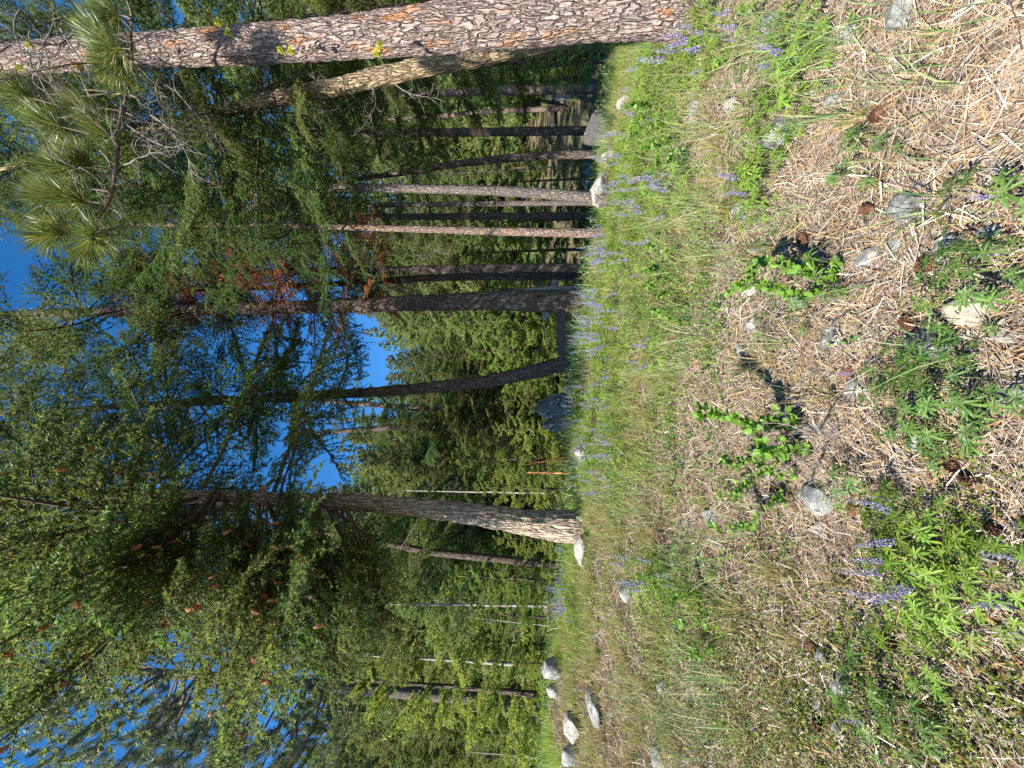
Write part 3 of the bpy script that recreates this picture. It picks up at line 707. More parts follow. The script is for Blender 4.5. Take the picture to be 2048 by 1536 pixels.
# the ponderosa whose open crown fills the upper left corner
t17, P17, R17 = tree('ponderosa_pine', 'blue green ponderosa with open tufted crown against the sky, far left', [(1040, 1405, 28), (650, 1372, 25), (500, 1358, 22), (350, 1348, 20), (200, 1338, 17), (80, 1328, 13), (0, 1322, 11)], 12.6, 24.5, 'grey_bark', 20, .015, rings=110)
add_branches(t17, P17, R17, 'pine', 96, 7.0, 24.2, 4.3, .35, 5, 45, az_bias=(R(195), .4), seed=17)

# extra boughs over the upper right corner: a fir that stands right of and behind the massive ponderosa
for nm, lab, pts, y0, H, lib, n, z0, Lm, sd in [
  ('fir_tree', 'dark fir whose boughs hang behind the top of the massive ponderosa', [(1150, -20, 30), (600, 40, 22), (200, 80, 15)], 7.2, 15, 'firm', 64, 2.2, 2.5, 31),
  ('fir_tree', 'tall shaded fir with boughs behind the golden leaning trunk', [(1120, 262, 20), (700, 268, 16), (300, 275, 11)], 12.2, 17.5, 'firm', 44, 6.5, 2.4, 32),
  ('fir_tree', 'tall fir rising behind the straight grey trunk and the reddish trunk', [(1100, 432, 16), (700, 434, 13), (300, 436, 9)], 13.5, 19.5, 'firm', 60, 9.5, 2.4, 33)]:
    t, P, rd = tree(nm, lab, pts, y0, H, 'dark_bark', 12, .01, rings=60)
    add_branches(t, P, rd, lib, n, z0, H - .3, Lm, .6, -20, 22, seed=sd)

# ------------------------------------------------------------------ forest beyond
CROWN = [crown_mesh(500 + q, 10, [1.7, 2.3, 2.9, 2.0, 2.6, 1.9, 3.0][q], [.78, .6, .5, .9, .65, .55, .7][q], [0, 8, 16, -6, 4, 12, 0][q], 120 + 10 * (q % 3)).mesh('crown', [M['fir_far']]) for q in range(7)]
YOUNG = [crown_mesh(560 + q, 3.2, 1.05, .7, 6, 44, .03, .075, .024, 50).mesh('crown', [M['fir_bright']]) for q in range(3)]
def simple_trunk(H, r, seed, mat):
    rg = np.random.default_rng(seed); z = np.linspace(-.2, H, 10); P = np.stack([np.cumsum(rg.normal(size=10)) * .012 * H / 10, np.cumsum(rg.normal(size=10)) * .012 * H / 10, z], -1); P[:, :2] -= P[1, :2]
    return MB().add(*tube(P, r * (1 - .9 * np.linspace(0, 1, 10)) + .008, 8)).mesh('trunk', [mat])
TRK = [simple_trunk(10, .13, q, M[['dark_bark', 'grey_bark', 'pink_bark'][q]]) for q in range(3)]
YTRK = simple_trunk(3.1, .04, 9, M['dark_bark'])
def top_X(Y):
    return np.interp(Y, [0, 150, 250, 330, 420, 520, 600, 680, 760, 840, 900, 960, 1020, 1100, 1250, 1400, 1536], [500, 520, 570, 630, 660, 670, 700, 765, 750, 690, 660, 690, 640, 590, 570, 580, 590])
GAPS = [(-400, 60, 'behind the massive ponderosa'), (60, 190, 'behind the golden trunk'), (190, 300, 'behind the pink trunks'), (300, 400, 'behind the straight grey trunk'), (400, 535, 'left of the reddish trunk'),
        (535, 720, 'left of the thick middle trunk'), (720, 860, 'left of the curving trunk'), (860, 1000, 'right of the pale furrowed trunk'), (1000, 1160, 'left of the pale furrowed trunk'),
        (1160, 1320, 'behind the left lupines'), (1320, 1460, 'behind the round grey boulder'), (1460, 2000, 'at the forest left end')]
rows = {'front row': [], 'second row': [], 'third row': [], 'back row': []}
rf = np.random.default_rng(77)
for row, y0, y1, step, fac in (('front row', 17, 20, 84, (.42, .70)), ('second row', 22, 26, 54, (.66, .90)), ('third row', 28, 33, 44, (.84, 1.0)), ('back row', 36, 45, 36, (.94, 1.05))):
    Y = -190 + rf.uniform(0, 40)
    while Y < 1720:
        y = rf.uniform(y0, y1) + (7.5 if 150 < Y < 600 else 0); skip = row == 'front row' and (80 < Y < 600) and rf.random() < .3
        if not skip:
            Xt = top_X(np.clip(Y, 0, 1536)); Xb = 1095; f = rf.uniform(*fac); X = Xb - (Xb - Xt) * f
            p = at_y(1090, Y, y); gz = tz(p[0], y); top = at_y(X, Y, y); H = top[2] - gz
            if H > 1.5: rows[row].append((Y, p[0], y, gz, H))
        Y += step * rf.uniform(.6, 1.4)
ords = ['rightmost', 'second from right', 'third from right', 'fourth from right', 'fifth from right', 'sixth from right', 'seventh from right', 'eighth from right', 'ninth from right', 'tenth from right', 'leftmost', 'leftmost', 'leftmost']
for row, L in rows.items():
    per = {}
    for e in sorted(L):
        g_ = next(t for a_, b_, t in GAPS if a_ <= e[0] < b_); per.setdefault(g_, []).append(e)
    for g_, es in per.items():
        for q, (Y, x, y, gz, H) in enumerate(es):
            lab = f"{row} fir {g_}" + ('' if len(es) == 1 else ', ' + ords[q])
            t = thing('forest_fir', lab, 'tree', (x, y, gz), 'firs of the forest beyond the rise'); s = H / 10
            c = obj('crown', CROWN[rf.integers(7)], t); wsc = s ** .6 * rf.uniform(.95, 1.35); c.scale = (wsc, wsc, s); c.rotation_euler = (0, 0, rf.uniform(0, 6.28))
            k = obj('trunk', TRK[rf.integers(3)], t); k.scale = (s, s, s)
            t.rotation_euler = (rf.normal() * .015, rf.normal() * .015, 0)
# bright young firs at the forest edge
for Xt, Xb, Y, y, lab in [(930, 1090, 1235, 10.8, 'bright young fir behind the left lupines, with pale new shoots'), (985, 1085, 860, 13, 'bright low young fir just behind the dark boulder'), (1000, 1085, 800, 14, 'small yellow green fir right behind the boulder top'),
        (950, 1100, 978, 11.5, 'light green young fir touching the pale furrowed trunk on its right'), (905, 1075, 1475, 12, 'yellow green young fir at the far left edge'), (890, 1070, 1420, 12.6, 'yellowish young fir beside the far left edge one'), (930, 1100, 500, 15, 'light young fir between the reddish and twin trunks'), (960, 1100, 575, 14.5, 'bushy bright young fir behind the twin trunks'),
        (985, 1095, 1080, 9.5, 'leafy young fir close left of the pale trunk foot'), (1010, 1095, 660, 16, 'low yellow green fir above the fallen log'), (1040, 1120, 130, 11, 'bright green sapling in the shaded hollow right'), (1020, 1100, 1330, 10.5, 'young dark fir above the round grey boulder'), (900, 1085, 1160, 12.5, 'light young fir between the pale furrowed trunk and the tall pole'), (940, 1085, 1290, 12, 'pale green young fir right of the leaning pole'), (690, 1080, 1388, 11.3, 'tall light young fir left of the leaning pole'), (900, 1090, 920, 14.5, 'light young fir right of the orange broken pole'), (930, 1090, 700, 15.5, 'light young fir behind the curving trunk foot'), (900, 1090, 640, 17, 'young fir above the log, beside the middle trunk'), (960, 1095, 440, 15, 'light young fir behind the thin mottled trunk'), (880, 1080, 1525, 13, 'light young fir half cut by the left edge'), (985, 1100, 360, 13.5, 'small light fir behind the straight grey trunk'), (960, 1090, 750, 14.5, 'light young fir just left of the curving trunk')]:
    p = at_y(Xb, Y, y); gz = tz(p[0], y); H = at_y(Xt, Y, y)[2] - gz
    t = thing('young_fir', lab, 'young tree', (p[0], y, gz), 'young firs along the forest edge'); s = max(.25, H / 3.2)
    c = obj('crown', YOUNG[rf.integers(3)], t); c.scale = (s * 1.05, s * 1.05, s); c.rotation_euler = (0, 0, rf.uniform(0, 6))
    k = obj('trunk', YTRK, t); k.scale = (s, s, s)
# bleached dead poles among the firs
SN = [simple_trunk(8, .06, 70 + q, M['snag']) for q in range(3)]
for q, (X0, X1, Y, y, wpx, lab) in enumerate([(1010, 700, 1205, 15.6, 11, 'bleached dead pole left of the pale trunk, tall'), (1040, 690, 1328, 15.2, 13, 'bleached leaning pole with side stubs above the round boulder'), (1065, 930, 1252, 10.4, 4, 'thin white pole in the bright young fir'), (1085, 880, 1430, 15.0, 7, 'thin white pole right of the far left edge'), (1075, 935, 1515, 11, 6, 'pale pole nearest the far left edge'),
        (1000, 800, 338, 17, 5, 'pale pole beside the dark leaning trunk'), (1070, 780, 985, 16, 8, 'white pole standing right against the pale furrowed trunk')]):
    p = at_y(X0, Y, y); gz = tz(p[0], y); H = at_y(X1, Y, y)[2] - gz
    t = thing('dead_tree', lab, 'dead tree', (p[0], y, gz), 'bleached dead poles'); k = obj('trunk', SN[q % 3], t); wr = .62 * wpx * y / FPX / 2 / .06; k.scale = (wr, wr, H / 8)
    for j_ in range(5):
        o = obj('dead_branch', BARE[(q + j_) % 5], t, (0, 0, H * rf.uniform(.4, .95))); o.rotation_euler = (rf.uniform(0, 6), -.3, rf.uniform(0, 6)); s_ = rf.uniform(.25, .5); o.scale = (s_,) * 3
    t.rotation_euler = (0, rf.normal() * .03, 0)
# stump and broken orange wood
def stick_thing(name, lab, cat, pts, r0, r1, mat, group=None, sides=7, n=14):
    P = smooth_line(pts, n); base = P[0].copy()
    return thing(name, lab, cat, base, group, MB().add(*tube(P - base, np.linspace(r0, r1, n), sides)).mesh(name, [M[mat]]))
p = at_y(1060, 195, 20); p[2] = tz(p[0], 20)
V_, F_ = tube(np.array([[0, 0, -.1], [0, 0, .45], [0, 0, .85], [.02, .02, 1.0]]), [.3, .26, .25, .17], 11)
thing('tree_stump', 'short pale sunlit stump between the two pink trunks', 'stump', p, None, MB().add(V_, F_).add(*tube(np.array([[0, 0, .95], [0, 0, 1.01]]), [.17, .01], 11)).mesh('tree_stump', [M['snag']]))
for (a_, b_, r_, nm, lab, mt) in [((1115, 947, 8.6), (1052, 945, 8.7), .028, 'broken_pole', 'thin bright orange upright broken pole left of the boulder', 'orange_wood'), ((1100, 905, 8.8), (1048, 930, 8.9), .022, 'broken_pole', 'leaning rusty brown broken pole beside the orange one', 'red_rot'), ((1120, 940, 8.2), (1062, 926, 8.3), .015, 'broken_pole', 'thin dark stick standing by the orange broken pole', 'stick')]:
    A_, B_ = at_y(*a_), at_y(*b_); A_[2] = min(A_[2], tz(A_[0], A_[1])) ; stick_thing(nm, lab, 'broken wood', [A_, .5 * (A_ + B_) + np.array([.01, 0, 0]), B_], r_, r_ * .5, mt)
# fallen logs behind the rise
def log_thing(lab, a_, b_, r_, mat):
    A_, B_ = at_y(*a_), at_y(*b_); mid = .5 * (A_ + B_)
    P = np.linspace(A_, B_, 26); P[:, 2] = np.maximum(P[:, 2], terrain(P[:, 0], P[:, 1]) + r_ * .4); V_, F_ = tube(P, r_ * (1 + .05 * np.sin(np.arange(26) * 1.3)), 12)
    c0 = len(V_); V_ = np.vstack([V_, P[0], P[-1]]); k = np.arange(12); k2 = (k + 1) % 12
    m_ = MB().add(V_ - mid, F_); m_.F.append((np.stack([k2, k, k * 0 + c0], -1), 0)); m_.F.append((np.stack([k + 25 * 12, k2 + 25 * 12, k * 0 + c0 + 1], -1), 0))
    return thing('fallen_log', lab, 'log', mid, None, m_.mesh('fallen_log', [M[mat]]))
log_thing('dark fallen log lying behind the lupines between middle and curving trunks', (1128, 618, 9.6), (1132, 705, 9.2), .2, 'log')
log_thing('bleached fallen log right of the middle trunk', (1090, 640, 13), (1112, 560, 12.5), .12, 'snag')

# ------------------------------------------------------------------ rocks
def rock_mesh(seed, mat, flat=.6):
    import bmesh
    rg = np.random.default_rng(seed); bm = bmesh.new(); bmesh.ops.create_icosphere(bm, subdivisions=4, radius=1)
    cuts = [(unit(rg.normal(size=3) * np.array([1, 1, .8]) + np.array([0, 0, .25])), rg.uniform(.5, .84)) for _ in range(11)]
    for v in bm.verts:
        p = np.array(v.co)
        for n_, d_ in cuts:
            k = p @ n_ - d_
            if k > 0: p = p - n_ * k * .92
        q_ = Vector(p * 1.6) + Vector((seed * 3.1, 0, 0))
        p = p * (1 + .10 * noise.noise(q_) + .05 * noise.noise(q_ * 2.7) + .025 * noise.noise(q_ * 7)); v.co = p
    me = bpy.data.meshes.new('rock'); bm.to_mesh(me); bm.free(); me.materials.append(mat)
    me.polygons.foreach_set('use_smooth', [True] * len(me.polygons)); return me
RM = {k: [rock_mesh(s0 + q, M[k]) for q in range(3)] for k, s0 in (('rock_shade', 41), ('rock_grey', 1), ('rock_dark', 11), ('rock_pale', 21), ('rock_tan', 31))}
ROCKS = [  # X, Y, height px, width px, material, bury, label
 (1566, 257, 72, 76, 'rock_grey', .35, 'round grey boulder with white crusty lichen right of the bright lupine clumps'),
 (1672, 188, 40, 40, 'rock_grey', .4, 'small pale green lichened stone on bare needles below the bright lupines'),
 (1552, 37, 56, 48, 'rock_grey', .35, 'black and white blotched stone at the right edge beside lupine leaves'),
 (1808, 17, 66, 60, 'rock_grey', .45, 'bluish stone cut by the right edge of the clearing'),
 (1693, 70, 70, 44, 'rock_grey', .62, 'flush grey stone crossed by long grass blades near the right edge'),
 (1465, 205, 26, 42, 'rock_pale', .35, 'cream stone above the bright lupine row, right of the rotten red wood'),
 (1390, 218, 26, 36, 'rock_grey', .35, 'blue grey stone lying against the red rotten wood'),
 (1830, 412, 72, 78, 'rock_grey', .42, 'broad blue grey stone with cream lichen left of two pine cones'),
 (1850, 366, 44, 30, 'rock_grey', .6, 'dull green stone sliver touching the broad blue grey stone'),
 (1990, 457, 52, 44, 'rock_grey', .45, 'lichened stone nearest the bottom right of the needles'),
 (1904, 495, 70, 62, 'rock_dark', .55, 'flat dark slab with cream spots behind a pine cone'),
 (1800, 482, 36, 36, 'rock_grey', .6, 'grey stone flush with the needles between two bigger stones'),
 (1740, 512, 40, 50, 'rock_grey', .5, 'smooth bluish stone beside the low leafy shrub'),
 (1486, 414, 46, 40, 'rock_pale', .35, 'white stone with a young lupine in front, among pine cones'),
 (1229, 308, 38, 36, 'rock_pale', .3, 'lichen crusted pale rock at the foot of the thin grey trunks'),
 (1212, 372, 52, 72, 'rock_pale', .25, 'large whitish rock behind lupines at the straight grey trunk'),
 (1190, 352, 34, 46, 'rock_pale', .25, 'pale rock behind and right of the large whitish rock'),
 (1324, 520, 34, 40, 'rock_grey', .4, 'grey rock half sunk in green leaves below the reddish trunk'),
 (1949, 612, 88, 74, 'rock_tan', .4, 'tan and grey rounded rock with a lupine growing at its right'),
 (1885, 685, 120, 96, 'rock_dark', .38, 'largest dark rock with white patches right of the big lupine plant'),
 (1672, 674, 46, 66, 'rock_dark', .45, 'dark oval rock with pale round spots below a flower spike'),
 (2016, 668, 42, 38, 'rock_tan', .5, 'cream stone in front of the largest dark rock'),
 (1842, 886, 50, 46, 'rock_grey', .4, 'small blue grey rock beside a cone left of the big lupine plant'),
 (2034, 790, 40, 80, 'rock_grey', .5, 'grey rock cut off by the bottom in the middle'),
 (1483, 699, 32, 36, 'rock_dark', .4, 'dark rock with a sharp shadow behind the shrubs'),
 (1508, 650, 28, 36, 'rock_pale', .4, 'white stone partly hidden by a lupine spike'),
 (1508, 582, 26, 30, 'rock_pale', .4, 'small white stone right of the round leaved shrub'),
 (1602, 602, 36, 30, 'rock_grey', .45, 'grey stone inside the round leaved shrub'),
 (1640, 995, 72, 68, 'rock_grey', .4, 'mottled grey rock left of the shaded twiggy shrub'),
 (1713, 786, 42, 54, 'rock_grey', .68, 'grey slab flush with needles just above the big lupine plant'),
 (1641, 1058, 34, 32, 'rock_pale', .45, 'small white rock next to the mottled grey rock'),
 (1424, 1036, 36, 42, 'rock_grey', .42, 'round bluish stone alone in the dry grass left of centre'),
 (1987, 1096, 60, 60, 'rock_grey', .4, 'black and white lichened rock right of the left lupine plant'),
 (1264, 1188, 34, 42, 'rock_pale', .35, 'whitish rock beside a lupine in the left middle'),
 (1652, 1322, 40, 44, 'rock_dark', .5, 'slate grey stone with a pale edge in the bearberry'),
 (1692, 1376, 60, 64, 'rock_dark', .48, 'bigger slate stone with white flakes in the bearberry'),
 (1643, 1418, 30, 30, 'rock_pale', .5, 'pale chip of rock above a pine cone in the bearberry'),
 (1682, 1472, 40, 48, 'rock_grey', .6, 'flush grey stone low in the bearberry mat'),
 (1752, 1437, 30, 44, 'rock_grey', .55, 'dark stone under a dull lupine in the bearberry'),
 (1884, 1520, 40, 34, 'rock_pale', .4, 'pale stone at the left edge'),
 (2024, 1272, 34, 38, 'rock_pale', .4, 'whitish stone at the bottom below the left lupines'),
 (1326, 1380, 30, 36, 'rock_pale', .5, 'pale rock in grass tufts on the far left'),
 (1316, 1524, 34, 40, 'rock_grey', .45, 'grey rock at the left edge among tufts'),
 (1172, 912, 36, 46, 'rock_pale', .25, 'bright white rock among lupines on the rise'),
 (1170, 1106, 30, 74, 'rock_pale', .3, 'long pale slab left of the pale furrowed trunk'),
 (1120, 1212, 34, 64, 'rock_pale', .2, 'flat sunlit white rock behind the left lupines'),
 (1112, 1345, 46, 50, 'rock_grey', .3, 'round grey boulder on the left skyline of the rise'),
 (1110, 1386, 26, 34, 'rock_pale', .3, 'small round white rock beside the round grey boulder'),
 (1155, 1466, 38, 60, 'rock_pale', .3, 'tilted whitish rock near the left edge of the rise'),
 (1148, 1522, 44, 44, 'rock_grey', .3, 'blocky grey rock at the left edge of the rise'),
 (1192, 1430, 28, 76, 'rock_grey', .5, 'low flat grey rock below the tilted whitish rock'),
 (1252, 200, 26, 30, 'rock_pale', .4, 'pale stone in grass right of the shaded hollow'),
]
for q, (X, Y, hp, wp, mt, bury, lab) in enumerate(ROCKS):
    if X < 1275: bury *= .25
    p = on_ground(X + hp * .22, Y); d = depth_of(p); wd = wp * d / FPX * .5
    ht = max(wd * (.3 if X < 1275 and wp > 55 else .55), min(wd * 1.1, hp * d / FPX * .55)); me = RM[mt][q % 3]
    o = thing('rock', lab, 'rock', (p[0], p[1] + wd * .4, tz(p[0], p[1] + wd * .4) + ht * (.66 - 2 * bury * .6)), 'scattered rocks', me)
    o.scale = (wd * 1.16, wd * rng.uniform(.9, 1.2), ht); o.rotation_euler = (rng.normal() * .15, rng.normal() * .15, rng.uniform(0, 6.28))
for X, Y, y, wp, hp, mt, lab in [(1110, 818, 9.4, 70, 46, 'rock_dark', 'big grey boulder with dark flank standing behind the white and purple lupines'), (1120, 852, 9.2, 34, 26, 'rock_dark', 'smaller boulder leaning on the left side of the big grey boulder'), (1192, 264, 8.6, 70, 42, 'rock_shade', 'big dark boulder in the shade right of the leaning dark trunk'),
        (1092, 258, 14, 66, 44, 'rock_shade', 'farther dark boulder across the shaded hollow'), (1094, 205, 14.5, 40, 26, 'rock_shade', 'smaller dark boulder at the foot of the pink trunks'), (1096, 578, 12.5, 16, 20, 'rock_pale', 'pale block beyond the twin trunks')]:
    p = at_y(X, Y, y)
    if y > 13: p = on_ground(X + hp * .4, Y); p[2] += .1
    d = depth_of(p); wd = wp * d / FPX * .5; ht = hp * d / FPX * .5; gz = tz(p[0], p[1])
    o = thing('boulder', lab, 'boulder', (p[0], p[1], gz + ht * .35), 'boulders', RM[mt][int(wp) % 3]); zc = p[2]; o.location.z = max(gz, zc - ht * .1)
    o.scale = (wd * 1.12, wd, max(ht * .7, (zc - gz) * .62)); o.rotation_euler = (0, 0, rng.uniform(0, 6))
# red rotten wood chunks
for X, Y, wp, lab in [(1362, 213, 34, 'crumbling red rotten wood chunk in the grass below the hollow'), (1368, 246, 20, 'smaller crumb of red rotten wood left of the first')]:
    p = on_ground(X, Y); d = depth_of(p); wd = wp * d / FPX * .5; me = rock_mesh(int(X), M['red_rot']); o = thing('rotten_wood', lab, 'rotten wood', p, None, me); o.scale = (wd, wd * .8, wd * .5); o.rotation_euler = (.2, .1, 1)

# ------------------------------------------------------------------ pine cones on the ground
PCONE = [cone_mesh(30 + q, .085, .036, 8, 9, M['cone'], 1.15) for q in range(3)]
for q, (X, Y, lab) in enumerate([(1755, 240, 'pine cone alone right of the small lupine on the needles'), (1763, 377, 'dark pine cone right of the broad blue grey stone'), (1763, 417, 'shaded pine cone half under grass beside the broad stone'), (1457, 422, 'pine cone touching the white stone among the lupines'), (1494, 447, 'upper cone of the pair below the white stone'), (1494, 482, 'lower cone of the pair below the white stone'),
        (1616, 489, 'pine cone right of the round leaved shrub'), (1421, 449, 'small dark pine cone in the grass above the cone pair'), (1450, 465, 'pine cone between the grass and the cone pair'), (1537, 313, 'pine cone under a grey stick by the round boulder'), (1850, 529, 'pine cone on the edge of the flat dark slab'), (1817, 641, 'pine cone buried in needles above the largest dark rock'),
        (1881, 897, 'pine cone beside the small blue grey rock'), (1920, 940, 'left one of two cones lying together in dry grass'), (1947, 945, 'right one of two cones lying together in dry grass'), (1564, 982, 'small pine cone above the mottled grey rock'), (1735, 1022, 'pine cone under the left lupine flower spikes'), (1643, 1433, 'brown pine cone under the pale chip of rock'),
        (1800, 1301, 'reddish pine cone left of the left lupine plant'), (1647, 1295, 'cone above the slate grey stone in the bearberry'), (2007, 1044, 'pine cone right of the black and white rock'), (1716, 752, 'red brown cone behind the lone flower spike')]):
    p = on_ground(X, Y); o = thing('pine_cone', lab, 'pine cone', (p[0], p[1], p[2] + .025), 'fallen pine cones', PCONE[q % 3]); o.rotation_euler = (R(80) + rng.normal() * .3, rng.normal() * .4, rng.uniform(0, 6.28)); s_ = rng.uniform(.56, .72) * (.78 if X > 1850 else 1); o.scale = (s_,) * 3

# ------------------------------------------------------------------ lupines
def leaf_mesh(seed, h, reach, size, n=9, mat='lupine_leaf', wl=.2):
    """palmate leaf on its petiole, growing from the origin"""
    rg = np.random.default_rng(seed); mb = MB(); e = np.array([reach, 0, h])
    mb.add(*tube(smooth_line([[0, 0, 0], [reach * .45, 0, h * .62], e], 6), np.linspace(.0024, .0014, 6), 4), 1)
    tilt = R(rg.uniform(10, 34)); ct, st_ = math.cos(tilt), math.sin(tilt)
    for k in range(n):
        a = (k / n) * 6.283 * .94 + .2 + rg.normal() * .06; l = size * (.8 + .25 * math.cos(a)) * rg.uniform(.88, 1.1); up = rg.uniform(.12, .3)
        d = np.array([math.cos(a), math.sin(a), 0]); s = np.array([-d[1], d[0], 0]); w_ = l * wl * .5; rows = []
        for f, ww, zz in ((0.02, .12, 0), (.3, .72, .22), (.62, 1.0, .3), (.85, .62, .22), (1, .05, .1)):
            c = d * l * f + np.array([0, 0, up * l * (zz * 1.6 - .4 * f * f)]); rows.append((c - s * w_ * ww + [0, 0, w_ * ww * .45], c, c + s * w_ * ww + [0, 0, w_ * ww * .45]))
        V_ = np.array(rows).reshape(-1, 3); x = V_[:, 0] * ct + V_[:, 2] * st_; z = -V_[:, 0] * st_ + V_[:, 2] * ct
        V_ = np.stack([x, V_[:, 1], z], -1) + e; F_ = []
        for r_ in range(4):
            for c in range(2): q_ = r_ * 3 + c; F_.append([q_, q_ + 1, q_ + 4, q_ + 3])
        mb.add(V_, F_, 0)
    return mb
def spike_arrays(seed, h, fl, whorls=12, per=6, rad=.014, fs=.012):
    """flower stalk with whorls of small pea flowers"""
    rg = np.random.default_rng(seed); mb = MB(); z = np.linspace(0, 1, 7); P = np.stack([.03 * z * z, .012 * np.sin(z * 5 + seed), z * h], -1); mb.add(*tube(P, np.linspace(.003, .0014, 7), 4), 1)
    for q in range(whorls):
        f = q / (whorls - 1); zz = h - fl + fl * f; c = np.array([np.interp(zz / h, z, P[:, 0]), np.interp(zz / h, z, P[:, 1]), zz]); rr = rad * (1.05 - .72 * f ** 1.4)
        for k in range(per if f < .75 else per - 2):
            
            if rg.random() < .16: continue
            a = 6.283 * (k + .5 * (q % 2)) / per + rg.normal() * .3; d = np.array([math.cos(a), math.sin(a), 0]); s = np.array([-d[1], d[0], 0]); l = fs * (1.05 - .5 * f)
            b0 = c + d * rr * .4; m_ = c + d * rr + [0, 0, l * .25]; t_ = c + d * (rr + l * .5) + [0, 0, l * .1]; up = m_ + [0, 0, l * .75] + d * l * .12
            mb.add([b0, m_ - s * l * .42, t_, m_ + s * l * .42, up], [[0, 1, 2], [0, 2, 3], [1, 4, 2], [2, 4, 3]], 0)
    return mb
LEAF = [leaf_mesh(q, h, rch, sz).mesh('leaf', [M['lupine_leaf'], M['stem_green']], False) for q, (h, rch, sz) in enumerate([(.20, .02, .062), (.18, .05, .064), (.15, .08, .06), (.11, .10, .058), (.23, .02, .058), (.07, .07, .05)])]
SPIKE = [spike_arrays(q, .34 + .03 * q, .15 + .015 * q).mesh('flower_spike', [M['lupine_flower'], M['stem_green']], False) for q in range(4)]
rl = np.random.default_rng(99)
def lupine(X, Y, lab, nleaf, scale, spikes=(), bright=False, spread=.10, grp=None):
    """a lupine whose leaves and flower spikes are parts; X, Y is where its foot stands"""
    p = on_ground(X, Y); t = thing('lupine', lab, 'lupine', p, grp)
    for q in range(nleaf):
        a = q * 2.4 + rl.normal() * .3; rr = spread * math.sqrt((q + .5) / nleaf); o = obj('leaf', LEAF[min(5, int(q / nleaf * 5.99)) if rl.random() < .6 else rl.integers(6)], t, (math.cos(a) * rr, math.sin(a) * rr, 0))
        o.location.z = tz(p[0] + o.location.x, p[1] + o.location.y) - p[2]; o.rotation_euler = (0, rl.normal() * .08, a + rl.normal() * .3); s = scale * rl.uniform(.8, 1.15); o.scale = (s, s, s)
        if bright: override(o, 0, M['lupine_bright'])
    for q in range(spikes if isinstance(spikes, int) else len(spikes)):
        if isinstance(spikes, int): a = rl.uniform(0, 6.28); loc = np.array([math.cos(a), math.sin(a), 0]) * spread * rl.uniform(.2, .9); s = scale * rl.uniform(.8, 1.05)
        else:
            sX, sY, ln = spikes[q]; y = p[1] + spread * rl.uniform(-.4, .4); top = at_y(sX, sY, y); loc = np.array([top[0] - p[0], y - p[1], 0]); loc[2] = tz(top[0], y) - p[2]; s = min(.85, max(.4, (top[2] - tz(top[0], y)) / .37))
        o = obj('flower_spike', SPIKE[rl.integers(4)], t, loc); o.scale = (s, s, s); o.rotation_euler = (rl.normal() * .1, rl.normal() * .1, rl.uniform(0, 6.28))
    return t
# near plants
lupine(1900, 790, 'large dark green lupine plant without flowers, beside the largest dark rock', 105, .64, (), False, .155)
lupine(1735, 748, 'single short lupine flower spike rising behind the big leafy plant', 0, .6, [(1655, 748, 60)], False, .03)
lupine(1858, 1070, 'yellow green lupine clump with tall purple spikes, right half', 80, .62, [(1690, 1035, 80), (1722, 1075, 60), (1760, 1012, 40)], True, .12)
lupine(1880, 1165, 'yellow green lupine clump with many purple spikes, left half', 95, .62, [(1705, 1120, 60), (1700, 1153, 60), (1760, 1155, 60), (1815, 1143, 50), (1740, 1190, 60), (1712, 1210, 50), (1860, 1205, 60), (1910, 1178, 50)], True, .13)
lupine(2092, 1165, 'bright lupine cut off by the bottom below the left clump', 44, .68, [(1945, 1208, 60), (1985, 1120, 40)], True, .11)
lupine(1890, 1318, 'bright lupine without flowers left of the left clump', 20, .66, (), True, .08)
lupine(1885, 1440, 'dull green lupine in the bearberry at lower left', 22, .66, (), False, .10)
lupine(1755, 1398, 'small lupine beside the bigger slate stone', 8, .75, (), False, .05)
lupine(1770, 1442, 'tiny dull lupine with a violet spike in the bearberry', 6, .6, [(1740, 1440, 30)], False, .04)
lupine(1800, 1340, 'low dull lupine between bearberry and the bright lupine', 10, .75, (), False, .07)
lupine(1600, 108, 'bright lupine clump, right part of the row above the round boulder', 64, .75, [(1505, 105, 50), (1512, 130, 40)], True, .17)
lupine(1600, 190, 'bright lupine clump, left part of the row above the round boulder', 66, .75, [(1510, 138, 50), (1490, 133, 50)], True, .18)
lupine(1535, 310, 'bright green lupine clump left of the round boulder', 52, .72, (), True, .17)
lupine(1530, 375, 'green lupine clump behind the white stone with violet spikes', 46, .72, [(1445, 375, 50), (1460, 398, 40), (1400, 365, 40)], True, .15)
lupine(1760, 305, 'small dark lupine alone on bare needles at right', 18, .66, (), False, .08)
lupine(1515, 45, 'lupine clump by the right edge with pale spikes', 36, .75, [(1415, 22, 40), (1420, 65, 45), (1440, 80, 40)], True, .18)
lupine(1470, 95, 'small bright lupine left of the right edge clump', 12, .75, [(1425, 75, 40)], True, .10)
lupine(1985, 570, 'bright lupine right of the tan and grey rounded rock', 26, .66, (), False, .10)
lupine(1735, 965, 'little lupine above the twiggy litter left of the big plant', 9, .7, (), False, .06)
lupine(1530, 425, 'young lupine in front of the white stone', 8, .65, (), True, .05)
lupine(2050, 415, 'lupine with a violet spike cut by the bottom at right', 8, .8, [(1998, 405, 40)], False, .06)
lupine(2052, 505, 'lupine with pale violet spike cut by the bottom', 8, .8, [(2008, 500, 40)], False, .06)
lupine(1650, 575, 'leafy lupine in the round leaved shrub', 16, .75, (), False, .12)
lupine(1385, 1105, 'green lupine with two spikes in the left middle grass', 14, .8, [(1330, 1128, 40), (1325, 1172, 40)], False, .12)
lupine(1370, 1165, 'leafy lupine left beside the whitish rock', 18, .8, [(1300, 1150, 40)], False, .15)
lupine(1550, 505, 'lupine spike right of the round leaved shrub', 6, .7, [(1500, 505, 40)], False, .05)
